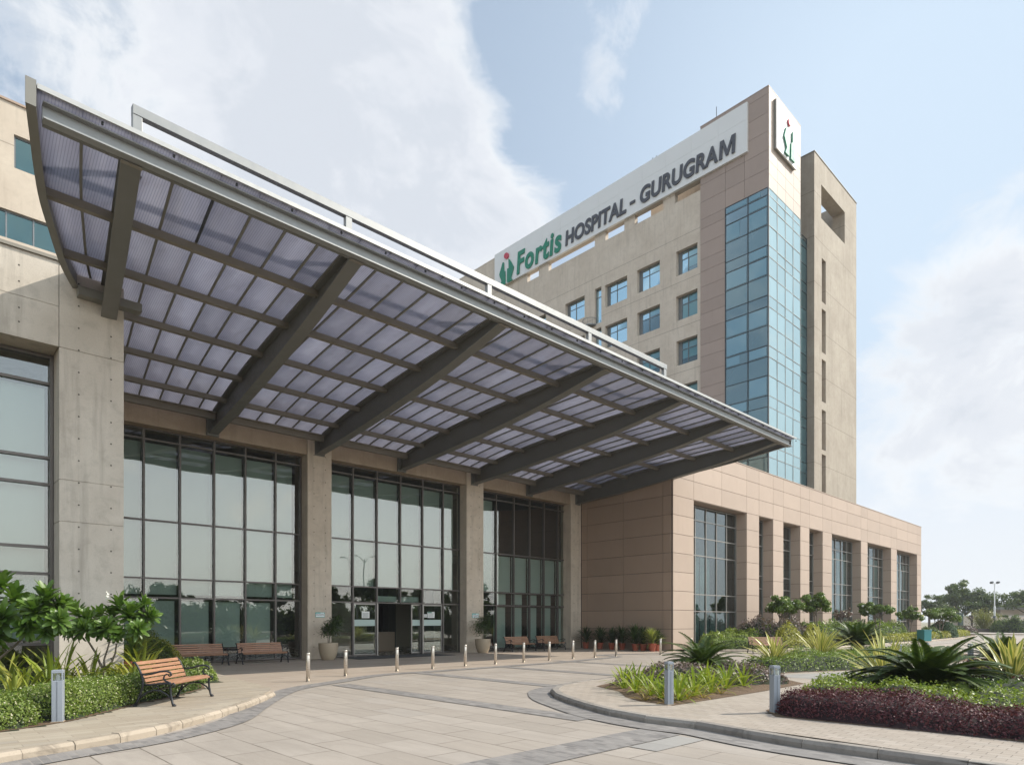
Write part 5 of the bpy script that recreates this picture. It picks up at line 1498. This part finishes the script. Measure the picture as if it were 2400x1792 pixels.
# ---- podium bed
hedge('hedge', 'clipped yellow hedge along the far kerb right of the litter bin', 'hedge', along([(61.4, 15.25), (75, 15.75), (86, 16.5)], 1.4, .2), .10, .62, 'leaf_hedge_yellow', 9000, .12, .3, .06, seed=21)
hedge('hedge', 'clipped yellow hedge along the far kerb left of the litter bin', 'hedge', along([(43, 15.55), (50, 15.25), (60.2, 15.2)], 1.3, .2), .10, .55, 'leaf_hedge_yellow', 9000, .11, .3, .1, seed=22)
hedge('hedge', 'bushy green hedge behind the yellow hedge by the podium windows', 'hedge', [(44, 17.0), (52, 16.8), (62, 16.8), (66, 17.2), (66, 19.8), (44, 19.8)], .10, 1.25, 'leaf_hedge', 15000, .14, .7, .22, seed=23)
hedge('hedge', 'reddish flowering hedge between the first small trees', 'hedge', [(38, 17.6), (44, 17.2), (46, 19.9), (37, 19.9)], .10, 1.45, 'leaf_mauve', 8000, .13, .7, .25, seed=24)
hedge('hedge', 'low clipped green hedge left of the sunlit bench by the brown corner', 'hedge', [(33.2, 18.5), (36.2, 16.6), (38.5, 16.3), (38.8, 17.3), (36, 18.2), (34, 19.4)], .10, .55, 'leaf_hedge', 9000, .08, .35, .12, seed=25)
hedge('hedge', 'yellow leaved hedge below the first podium window', 'hedge', [(34.2, 19.3), (36.4, 18.1), (39.5, 17.6), (40.0, 19.9), (34.2, 20.0)], .10, .95, 'leaf_lime', 9000, .10, .5, .25, seed=26)
hedge('hedge', 'green and yellow shrubs behind the sunlit bench', 'hedge', [(37.5, 16.4), (42.5, 15.8), (43.5, 17.0), (38.5, 17.6)], .10, 1.0, 'leaf_hedge_yellow', 8000, .10, .5, .25, seed=27)
hedge('shrub', 'round bluish green shrub left of the far boundary wall', 'shrub', [(at(2208, 64)[0] + 1.4 * math.cos(t), at(2208, 64)[1] + 1.3 * math.sin(t)) for t in [k * math.pi / 8 for k in range(16)]], .10, 1.55, 'leaf_blue', 5000, .14, 1.1, .08, seed=28)
hedge('shrub', 'olive green shrub right behind the litter bin', 'shrub', [(at(2180, 60)[0] + 1.4 * math.cos(t), at(2180, 60)[1] + .9 * math.sin(t)) for t in [k * math.pi / 8 for k in range(16)]], .10, 1.05, 'leaf_hedge_dark', 4000, .13, .8, .2, seed=29)

# ---- frangipani
def frangi_leaf_prof(u): return (math.sin(math.pi * min(1, (u * .95 + .02) ** 1.25)) ** .5) * 1.0 + .03
def frangi_head(V, Fq, UV, c, d, L, n, rr):
    d = Vector(d).normalized(); q = d.to_track_quat('Z', 'Y')
    tv, tf, tu = [], [], []
    for i in range(n):
        u = i / (n - 1); az = i * 2.39996; e0 = R(78 - 95 * u + rr.uniform(-8, 8))
        sword_leaf(tv, tf, tu, (0, 0, .10 * (1 - u)), az, e0, e0 - R(rr.uniform(8, 38)), L * rr.uniform(.75, 1.1), L * .31, 6, .22, frangi_leaf_prof)
    o = len(V)
    for p in tv: V.append(tuple(Vector(c) + q @ Vector(p)))
    for f in tf: Fq.append(tuple(k + o for k in f))
    UV += tu
def frangipani(loc, label, stems, heads, L, seed, white=None):
    rr = random.Random(seed); t = thing('frangipani_tree', label, 'tree', loc, 0, 'frangipani trees by the entrance')
    mb = MB()
    for pts, r0, r1 in stems: mb.tube(pts, [r0 + (r1 - r0) * i / (len(pts) - 1) for i in range(len(pts))], 9)
    mb.build('trunk', 'bark', t, smooth=True)
    V, Fq, UV = [], [], []
    for c, d, s in heads: frangi_head(V, Fq, UV, c, d, L * s, rr.randint(32, 40), rr)
    npmesh('crown', np.array(V), np.array(Fq), 'leaf_frangipani', t)
    if white:
        P = np.array(white) + RNG.normal(0, .025, (len(white), 3)); fv, ff = leaves_arr(P, np.tile([0, -1, .5], (len(P), 1)), .05, .8); npmesh('blossom', fv, ff, 'petal', t)
# right-hand tree: base in the bed before the pillar; coordinates along the picture plane of the tree
ux, uy = sH, -cH      # sideways direction seen from the terrace
def W(px, py, d0, off=0.0):
    """offset of a point from the tree base, at depth d0 + off"""
    d = d0 + off; x, y = at(px, d); return Vector((x, y, CH + (HY - py) * d / F))
def tree_pts(base, lst): return [W(*q) - base for q in lst]
dT = 15.0; bT = Vector((*at(244.5, dT), .13))
st = [(tree_pts(bT, [(244.5, 1606, dT), (245, 1570, dT)]), .035, .032),
      (tree_pts(bT, [(245, 1572, dT), (234, 1553, dT), (225, 1530, dT, -.1), (211, 1508, dT, -.2), (200, 1492, dT, -.2)]), .030, .018),
      (tree_pts(bT, [(245, 1566, dT), (244, 1545, dT), (252, 1520, dT, .2), (258, 1500, dT, .3)]), .024, .015),
      (tree_pts(bT, [(246, 1568, dT), (262, 1550, dT), (270, 1530, dT), (273, 1508, dT, -.1)]), .028, .016)]
hd = [((185, 1446), (-.3, -.2, .9), 1.05, 0), ((205, 1478), (-.2, -.5, .4), .95, -.35), ((168, 1476), (-.9, -.2, .1), .8, -.1), ((256, 1475), (0, -.5, .5), .9, -.4), ((228, 1452), (0, .3, .9), .9, .5),
      ((302, 1448), (.25, -.2, .9), 1.15, 0), ((280, 1428), (-.1, .2, 1), 1.0, .3), ((340, 1448), (.8, 0, .5), .9, .2), ((275, 1486), (.2, -.5, .1), .7, -.2), ((318, 1476), (.6, -.3, .2), .8, -.2), ((262, 1450), (0, .2, .8), .9, .3), ((210, 1460), (-.1, -.3, .9), .95, -.1), ((330, 1428), (.4, .2, .9), .9, .3), ((190, 1484), (-.3, -.4, 0), .7, -.2), ((240, 1478), (0, -.5, .2), .75, -.35)]
heads = []
for (px, py), dd, s, off in hd:
    dv = Vector((ux, uy, 0)) * dd[0] + Vector((cH, sH, 0)) * -dd[1] * -1 + Vector((0, 0, dd[2])); heads.append((W(px, py, dT, off) - bT, dv, s))
frangipani(tuple(bT), 'forked frangipani with glossy rosettes in front of the concrete pillar', st, heads, .35, 3, [tuple(W(251, 1402, dT) - bT + Vector((0, 0, .01 * k))) for k in range(14)])
dT = 12.6; bT = Vector((*at(-52, dT), .13))
st = [(tree_pts(bT, [(-52, 1640, dT), (-48, 1590, dT)]), .045, .04), (tree_pts(bT, [(-48, 1592, dT), (0, 1541, dT), (40, 1508, dT), (75, 1470, dT), (98, 1440, dT)]), .026, .014),
      (tree_pts(bT, [(-48, 1590, dT), (-40, 1530, dT, -.2), (-20, 1480, dT, -.3), (0, 1465, dT, -.3)]), .026, .015), (tree_pts(bT, [(-46, 1580, dT), (-30, 1500, dT, .4), (0, 1430, dT, .5), (10, 1400, dT, .5)]), .026, .014),
      (tree_pts(bT, [(60, 1488, dT), (80, 1470, dT, -.2), (128, 1460, dT, -.25)]), .016, .012)]
hd = [((108, 1414), (.1, -.2, 1), 1.1, 0), ((55, 1432), (-.2, .3, .9), .95, .35), ((4, 1382), (0, 0, 1), 1.05, .4), ((8, 1455), (.1, -.6, .5), 1.1, -.35), ((132, 1458), (.6, -.3, .5), .75, -.2), ((-40, 1420), (-.5, 0, .8), 1.0, 0), ((110, 1470), (.2, -.3, -.3), .7, -.2), ((0, 1490), (0, -.5, -.2), .8, -.3), ((85, 1440), (.1, -.4, .7), .95, -.2), ((130, 1425), (.6, .1, .8), .9, .1), ((30, 1410), (0, .2, .9), .95, .3), ((-15, 1470), (-.2, -.5, .4), 1.0, -.4), ((70, 1470), (0, -.4, .1), .8, -.2)]
heads = []
for (px, py), dd, s, off in hd:
    dv = Vector((ux, uy, 0)) * dd[0] + Vector((cH, sH, 0)) * dd[1] + Vector((0, 0, dd[2])); heads.append((W(px, py, dT, off) - bT, dv, s))
frangipani(tuple(bT), 'frangipani with a slanting branch at the left frame edge', st, heads, .36, 4)

# ---- crowns made of leaf clumps
def crown_pts(rx, ry, rz, n, clumps, seed, cr=.34, flat=.75):
    r = np.random.default_rng(seed); C = []
    for k in range(clumps):
        v = r.normal(0, 1, 3); v /= np.linalg.norm(v); q = r.uniform(.45, .95) if k % 3 else r.uniform(0, .5)
        if v[2] < -.45: v[2] *= -.4
        C.append(v * q * np.array([rx, ry, rz]))
    C = np.array(C); i = r.integers(0, clumps, n); v = r.normal(0, 1, (n, 3)); v /= np.linalg.norm(v, axis=1, keepdims=True)
    rad = cr * (rx + ry + rz) / 3 * r.uniform(.55, 1.25, clumps)[i][:, None] * r.uniform(.05, 1.0, (n, 1)) ** .4
    return C[i] + v * rad * np.array([1, 1, flat]), v, C
def small_tree(loc, label, h0, rx, rz, lm, n, size, seed, stems=3, flowers=0, group=None, name='flowering_tree', cat='tree', clumps=36, trunk='bark', cr=.28, tr=.05, zc=None):
    rr = random.Random(seed); t = thing(name, label, cat, loc, rr.random() * 6, group)
    P, N, C = crown_pts(rx, rx * .95, rz, n, clumps, seed, cr); zc = h0 if zc is None else zc
    P[:, 2] += zc; C[:, 2] += zc; V, Fc = leaves_arr(P, N, size, .5, .5)
    mb = MB()
    for k in range(stems):
        a = 2 * math.pi * k / stems + rr.random(); b = (.12 * rx * math.cos(a), .12 * rx * math.sin(a), 0) if stems > 1 else (0, 0, 0)
        top = Vector(C[rr.randrange(len(C))]); m = Vector(b).lerp(top, .5) + Vector((rr.uniform(-.1, .1) * rx, rr.uniform(-.1, .1) * rx, 0))
        fork = Vector((b[0] * 1.5, b[1] * 1.5, zc - rz * .85))
        mb.tube([b, tuple(fork * .5), tuple(fork), tuple((fork + top) / 2), tuple(top)], [tr, tr * .9, tr * .8, tr * .55, tr * .25], 7)
        for c in C[k::stems][:5]:
            c = Vector(c); mb.tube([tuple(fork), tuple((fork + c) / 2 + Vector((0, 0, -.05 * rz))), tuple(c)], [tr * .6, tr * .4, tr * .18], 5)
    mb.build('trunk', trunk, t, smooth=True); npmesh('crown', V, Fc, lm, t)
    if flowers:
        q = RNG.choice(np.where(P[:, 2] > zc - rz * .2)[0], flowers); fv, ff = leaves_arr(P[q] + N[q] * size * .4, N[q], size * .95, .9); npmesh('blossom', fv, ff, 'petal', t)
    return t
gT = 'small flowering trees along the podium'
def ptree(px, py0, py1, d, rx, lab, **k):
    x, y = at(px, d); z1 = CH + (HY - py0) * d / F; z0 = CH + (HY - py1) * d / F
    return small_tree((x, y, .1), lab, 0, rx, (z1 - z0) / 2, zc=(z0 + z1) / 2 - .1, group=gT, **k)
ptree(1835, 1391, 1452, 40.5, 1.2, 'white flowering round tree in front of the second podium pier, leftmost of the row', lm='leaf_plumeria', n=6000, size=.17, seed=41, flowers=70, stems=3, tr=.045)
ptree(1912, 1391, 1449, 44.5, 1.18, 'white flowering tree on a thin stem right of the leftmost round tree', lm='leaf_plumeria', n=6000, size=.17, seed=42, flowers=70, stems=2, tr=.04)
ptree(1976, 1419, 1466, 47, .72, 'thin brownish small tree before the widest far podium window', lm='leaf_mauve', n=900, size=.15, seed=43, flowers=20, stems=2, tr=.04)
ptree(2056, 1404, 1453, 51.5, 1.4, 'white flowering tree with a side branch, just left of the last podium windows', lm='leaf_plumeria', n=6000, size=.18, seed=44, flowers=60, stems=3, tr=.05, clumps=18)
ptree(2131, 1422, 1462, 57, 1.15, 'small dense tree at the podium end corner', lm='leaf_plumeria', n=3400, size=.19, seed=45, flowers=40, stems=2, tr=.05)
ptree(2203, 1414, 1466, 63, 2.1, 'broad flowering tree spreading past the podium end', lm='leaf_plumeria', n=5600, size=.21, seed=46, flowers=110, stems=3, tr=.06, clumps=22, cr=.28)

# ---- potted plants
def frond_plant(V, Fq, UV, c, n, L, w, seed, el=(88, 20), droop=(20, 70)):
    v, f, u = rosette(n, L, w, el, droop, seed, 4, .25, .03); o = len(V)
    V += [tuple(Vector(c) + Vector(p)) for p in v]; Fq += [tuple(int(k) + o for k in q) for q in f]; UV += [tuple(q) for q in u]
def big_pot(px, Y, label, kind):
    t = thing('potted_plant', label, 'potted plant', (onY(px, Y), Y, 0), 0, 'big beige pots by the pillars')
    mb = MB(); mb.lathe([(.25, 0), (.27, .02), (.36, .22), (.415, .48), (.425, .70), (.42, .755), (.39, .76), (.385, .70), (.37, .69)], seg=32); mb.build('pot', 'pot_beige', t, smooth=True)
    mb = MB(); mb.lathe([(.375, .66), (.37, .705), (.1, .72)], seg=20); mb.build('soil', 'soil', t)
    rr = random.Random(px); mb = MB(); V, Fq = [], []
    tips = []
    for k in range(5 if kind else 4):
        a = rr.random() * 6.28; r = rr.uniform(.12, .42); h = rr.uniform(1.25, 1.75)
        p = [(.03 * math.cos(a), .03 * math.sin(a), .68), (.06 * math.cos(a), .06 * math.sin(a), 1.05), (r * .5 * math.cos(a), r * .5 * math.sin(a), h * .88), (r * math.cos(a), r * math.sin(a), h)]
        mb.tube(p, [.02, .016, .012, .006], 6); tips += [p[2], p[3]]
    mb.build('stem', 'bark', t)
    if kind:   # ficus: many small leaves
        P = np.concatenate([np.array(q) + RNG.normal(0, 1, (210, 3)) * [.19, .19, .17] for q in tips] + [np.array([[.1, -.1, .95]]) + RNG.normal(0, .07, (60, 3))]); N = P - [0, 0, 1.3]; N /= np.linalg.norm(N, axis=1, keepdims=True)
        V, Fc = leaves_arr(P, N, .085, .42, .7); npmesh('foliage', V, Fc, 'leaf_pot', t)
    else:      # fern-like drooping fronds
        VV, FF, UU = [], [], []
        for i, q in enumerate(tips + [(.1, .1, 1.3), (-.1, -.05, 1.45), (-.15, .1, 1.2)]): frond_plant(VV, FF, UU, q, 26, .34, .04, i + 5, (75, -40), (10, 70))
        P = np.concatenate([np.array(q) + RNG.normal(0, 1, (90, 3)) * [.17, .17, .15] for q in tips]); N = P - [0, 0, 1.3]; N /= np.linalg.norm(N, axis=1, keepdims=True); lv, lf = leaves_arr(P, N, .10, .3, .7)
        V = np.concatenate([np.array(VV), lv]); Fc = np.concatenate([np.array(FF), lf + len(VV)]); npmesh('foliage', V, Fc, 'leaf_pot', t)
    return t
big_pot(769.5, 26.15, 'big beige pot with a ferny plant in front of the pillar left of the doors', 0)
big_pot(1131.5, 26.2, 'big beige pot with a bushy ficus at the pillar right of the doors', 1)
tp = [(1373, 8, .75), (1406, 7, .75), (1433.6, 6, .7), (1458, 7, .85), (1489, 9, .95), (1507.5, 7, .8), (1528.5, 6, .75), (1541, 6, .6)]
tl = ['with spreading dark fronds, nearest the glass', 'second from the glass corner', 'third from the glass, with fine fronds', 'fourth from the glass corner, bushy', 'with the tallest upright plant', 'with drooping stems, right of the tallest', 'with pale yellow green leaves', 'last of the row, half behind a bollard']
for i, ((px, n, L), l) in enumerate(zip(tp, tl)):
    X = 31.25 - (.35 if i in (4, 6) else 0)
    t = thing('potted_plant', 'terracotta pot by the brown wall, ' + l, 'potted plant', (X, onX(px, X), 0), i, 'terracotta pots along the brown wall'); s = 1.15 if i == 6 else 1.0
    mb = MB(); mb.lathe([(.14 * s, 0), (.195 * s, .33 * s), (.215 * s, .335 * s), (.215 * s, .40 * s), (.18 * s, .40 * s), (.17 * s, .36 * s), (.05, .35 * s)], seg=20); mb.build('pot', 'pot_terracotta', t)
    VV, FF, UU = [], [], []
    for k in range(3): frond_plant(VV, FF, UU, (RNG.uniform(-.06, .06), RNG.uniform(-.06, .06), .36 + .22 * k), 36, L * (1.35 - .2 * k), .055, 100 + i * 3 + k, (88, 15), (20, 85))
    if i == 4: frond_plant(VV, FF, UU, (0, 0, .7), 14, .85, .06, 300, (88, 70), (0, 20))
    npmesh('foliage', np.array(VV), np.array(FF), 'leaf_pot_light' if i == 6 else 'leaf_pot', t)
t = thing('potted_plant', 'terracotta pot with a leafy plant in the left bed beside the pillar', 'potted plant', (*at(310, 17.9), .12), 0)
mb = MB(); mb.lathe([(.17, 0), (.24, .40), (.27, .41), (.27, .48), (.22, .48), (.2, .42), (.05, .41)], seg=20); mb.build('pot', 'pot_terracotta', t)
VV, FF, UU = [], [], []
for k in range(3): frond_plant(VV, FF, UU, (0, 0, .42 + .25 * k), 28, 1.0 - .15 * k, .06, 200 + k, (88, 10), (20, 85))
npmesh('foliage', np.array(VV), np.array(FF), 'leaf_hedge_dark', t)

VV, FF, UU = [], [], []
for k in range(4): frond_plant(VV, FF, UU, (RNG.uniform(-.1, .1), RNG.uniform(-.1, .1), .1 + .35 * k), 30, 1.05 - .12 * k, .045, 400 + k, (88, 20), (20, 80))
o = npmesh('fern_palm', np.array(VV), np.array(FF), 'leaf_strap'); o.location = (*at(322, 19.6), .12)
tag(o, 'feathery light green palm like plant between the pillar and the near bench', 'plant')

# ---------------------------------------------------------------- far end of the site
dW = 112.0
def wallrun(px0, px1, d0, d1, h, name, label, th=.3, m='wall_pale', cap=True, gap=0):
    a, b = Vector(at(px0, d0)), Vector(at(px1, d1)); t = thing(name, label, 'wall', (*a, 0), math.atan2((b - a).y, (b - a).x)); L = (b - a).length
    mb = MB(); n = max(1, int(L / 6))
    for k in range(n): mb.box(L * k / n + .01, L * (k + 1) / n - .01, -th / 2, th / 2, -.1, h)
    mb.build('wall', m, t)
    if cap:
        mb = MB(); mb.box(-.05, L + .05, -th / 2 - .06, th / 2 + .06, h, h + .12); mb.build('coping', 'wall_cap', t)
wallrun(2215, 2500, dW, dW, 2.55, 'boundary_wall', 'pale plastered boundary wall at the far end of the drive')
wallrun(2262, 2332, 101, 101, .55, 'retaining_wall', 'low dark stone wall under the bamboo at the far end', .5, 'rock', False)
p = at(2251.5, dW - .8); t = tag(MB() and (lambda mb: (mb.box(-.28, .28, -.28, .28, 0, 3.0), mb.box(-.36, .36, -.36, .36, 3.0, 3.15), mb.build('gate_post', 'post_green'))[2])(MB()), 'dark green gate post standing at the far boundary wall', 'post'); t.location = (*p, 0); t.rotation_euler = (0, 0, HEAD)
# low flat-roofed building behind the wall
a = at(2345, 124); t = thing('flat_roof_building', 'low grey flat roofed building just visible over the boundary wall', 'building', (*a, 0), HEAD - R(90))
mb = MB(); mb.box(0, 26, 0, 8, 0, 3.9); mb.build('wall', 'wall_pale', t); mb = MB(); mb.box(-.5, 26.5, -.6, 8.5, 3.9, 4.35); mb.build('roof', 'wall_cap', t)
# floodlight mast
p = at(2331, 103); t = thing('floodlight_mast', 'white mast with twin floodlights at the far end of the drive', 'street lamp', (*p, 0), HEAD - R(90))
mb = MB(); mb.tube([(0, 0, 0), (0, 0, 2.2)], .13, 10); mb.build('base_pipe', 'frame_grey', t); mb = MB(); mb.tube([(0, 0, 2.2), (0, 0, 2.55)], .2, 10); mb.build('collar', 'post_blue', t)
mb = MB(); mb.tube([(0, 0, 2.55), (0, 0, 4.0), (0, 0, 4.05), (0, 0, 7.7)], [.15, .15, .09, .075], 10); mb.build('mast', 'post_white', t)
mb = MB(); mb.box(-.55, .55, -.04, .04, 7.62, 7.7); mb.build('crossarm', 'post_white', t)
for s in (-1, 1):
    mb = MB(); mb.obox((s * .5, -.05, 7.85), (.17, 0, 0), (0, .2, -.06), (0, .04, .12)); mb.build('floodlight', 'lamp_dark', t)
# trees beyond the wall
gF = 'trees beyond the boundary wall'
def far_tree(px, py, d, rx, rz, label, seed, lm='leaf_tree_far', n=9000, size=.40, clumps=60, cr=.22):
    x, y = at(px, d); z1 = CH + (HY - py) * d / F
    return small_tree((x, y, 0), label, 0, rx, rz, lm, n, size, seed, 1, 0, gF, 'shade_tree', 'tree', clumps, 'bark_dark', cr, .28, z1 - rz * .95)
far_tree(2262, 1364, 131, 5.6, 3.6, 'broad shade tree behind the boundary wall left of the floodlight mast', 58, n=15000, clumps=80)
far_tree(2300, 1392, 126, 3.6, 2.6, 'lighter green tree in front of the broad shade tree', 52, 'leaf_tree', 5000)
far_tree(2428, 1360, 122, 6.2, 3.8, 'tall shade tree at the right frame edge', 53, n=15000, clumps=80)
far_tree(2178, 1394, 140, 4.4, 2.6, 'dark tree just past the podium end', 54, n=5000)
far_tree(2218, 1405, 150, 4.5, 2.4, 'low dark tree between the podium end and the broad shade tree', 55, n=5000)
far_tree(2352, 1412, 165, 5.5, 2.6, 'hazy distant tree in the gap right of the mast', 56, n=4000)
far_tree(2395, 1405, 150, 5.0, 2.6, 'hazy tree behind the grey flat roof', 57, n=4000)
x, y = at(2306, 104); t = thing('bamboo_clump', 'fan shaped bamboo clump in front of the boundary wall', 'bamboo', (x, y, 0))
V, Fq, UV = rosette(120, 3.6, .10, (88, 48), (8, 45), 77, 5, .2, .3); npmesh('stems', V, Fq, 'leaf_bamboo', t)
P = V[RNG.integers(0, len(V), 2600)]; P = P[P[:, 2] > 1.0] + RNG.normal(0, .16, (int((P[:, 2] > 1.0).sum()), 3)); lv, lf = leaves_arr(P, np.tile([0, 0, 1.], (len(P), 1)), .32, .3, .8); npmesh('foliage', lv, lf, 'leaf_bamboo', t)
small_tree((*at(2352, 104), 0), 'small thin sapling in front of the wall right of the mast', 0, .8, .7, 'leaf_tree', 260, .26, 61, 2, 0, None, 'sapling', 'sapling', 6, 'bark_dark', .4, .05, 2.3)
small_tree((*at(2278, 103), 0), 'dark leaning bare shrub on the low stone wall beside the bamboo', 0, .55, .8, 'leaf_mauve', 160, .24, 62, 3, 0, None, 'sapling', 'sapling', 5, 'bark_dark', .4, .09, 2.4)
for i, (px, d, r, h, l) in enumerate(((2352, 99, 2.2, 1.7, 'rounded green bush below the mast'), (2395, 97, 2.8, 2.0, 'larger green bush at the far right edge'), (2262, 98, 2.0, .9, 'low brownish bush along the far kerb'))):
    c = at(px, d); hedge('bush', l, 'bush', [(c[0] + r * math.cos(t), c[1] + r * .8 * math.sin(t)) for t in [k * math.pi / 8 for k in range(16)]], 0, h, 'leaf_hedge_dark' if i < 2 else 'leaf_mauve', 3000, .2, 1.2, .2, seed=90 + i)
a, b = Vector(at(2232, 92)), Vector(at(2262, 92)); hedge('hedge', 'short box clipped hedge at the end of the yellow hedge', 'hedge', along([tuple(a), tuple(b)], 1.2), 0, .8, 'leaf_hedge_dark', 2500, .14, .15, .03, seed=95)
hedge('hedge', 'long low hedge at the foot of the boundary wall', 'hedge', along([at(2215, 108), at(2480, 106)], 1.6), 0, .8, 'leaf_hedge_dark', 6000, .22, .4, .2, seed=96)
kerb('kerb', [at(2240, 84), at(2330, 80), at(2500, 78)], .2, .16, 2.0, 'kerb_pale', side=1)

# ---------------------------------------------------------------- what stands across the drive (seen mirrored in the glass)
gO = 'trees across the drive'
ot = small_tree((14, -33, 0), 'dark tree across the drive, mirrored in the left glazing', 0, 4.2, 2.8, 'leaf_tree', 9000, .45, 71, 1, 0, gO, 'shade_tree', 'tree', 60, 'bark_dark', .24, .22, 4.0)
for i, (x, y, s) in enumerate([(2, -36, 1.0), (25, -32, .85), (37, -36, 1.15), (46, -33, .8), (58, -37, 1.2), (66, -34, .9), (78, -38, 1.25), (92, -37, 1.0), (104, -40, 1.2), (-8, -34, 1.1), (118, -42, 1.2)]):
    copy_tree(ot, loc=(x, y, 0), rz=i * 1.7, scale=s, label='dark tree across the drive, %s, seen only as a reflection' % ['behind the left hedge', 'left of the doors', 'right of the doors', 'before the second lamp', 'opposite the pots', 'opposite the brown corner', 'opposite the first podium window', 'opposite the middle podium piers', 'opposite the podium end', 'opposite the side block', 'farthest down the drive'][i])
hedge('hedge', 'long hedge on the far side of the drive, seen as a reflection', 'hedge', [(-20, -34), (130, -34), (130, -30.5), (-20, -30.5)], 0, 3.2, 'leaf_hedge_dark', 14000, .5, 1.5, .3, seed=99)
for x, l in ((49.5, 'double armed street lamp across the drive, mirrored left of the doorway'), (14.5, 'double armed street lamp across the drive, mirrored by the left pillar')):
    t = thing('street_lamp', l, 'street lamp', (x, -29.7, 0), 0, 'street lamps across the drive')
    mb = MB(); mb.tube([(0, 0, 0), (0, 0, 5), (0, 0, 10.2)], [.12, .09, .06], 8); mb.build('post', 'frame_grey', t)
    for s in (-1, 1):
        mb = MB(); mb.tube([(0, 0, 9.6), (s * .7, 0, 10.4), (s * 1.3, 0, 10.6)], [.05, .04, .035], 6); ar = mb.build('arm', 'frame_grey', t)
        mb = MB(); mb.obox((s * 1.6, 0, 10.62), (.38, 0, .05), (0, .13, 0), (0, 0, .06)); mb.build('lamp_head', 'lamp_dark', ar)
# ---------------------------------------------------------------- air
def haze(dens):
    m = bpy.data.materials.new('haze_air'); m.use_nodes = True; nt = NT(m.node_tree)
    out = nt.n('ShaderNodeOutputMaterial'); pv = nt.n('ShaderNodeVolumePrincipled', ins={'Color': (.90, .93, .97, 1), 'Density': dens, 'Anisotropy': .1})
    nt.link(pv.outputs[0], out.inputs['Volume']); MAT['haze_air'] = m
    mb = MB(); mb.box(-1600, 1600, -1600, 1600, -1.2, 60)
    tag(mb.build('haze', 'haze_air'), kind='stuff')
haze(.0004)
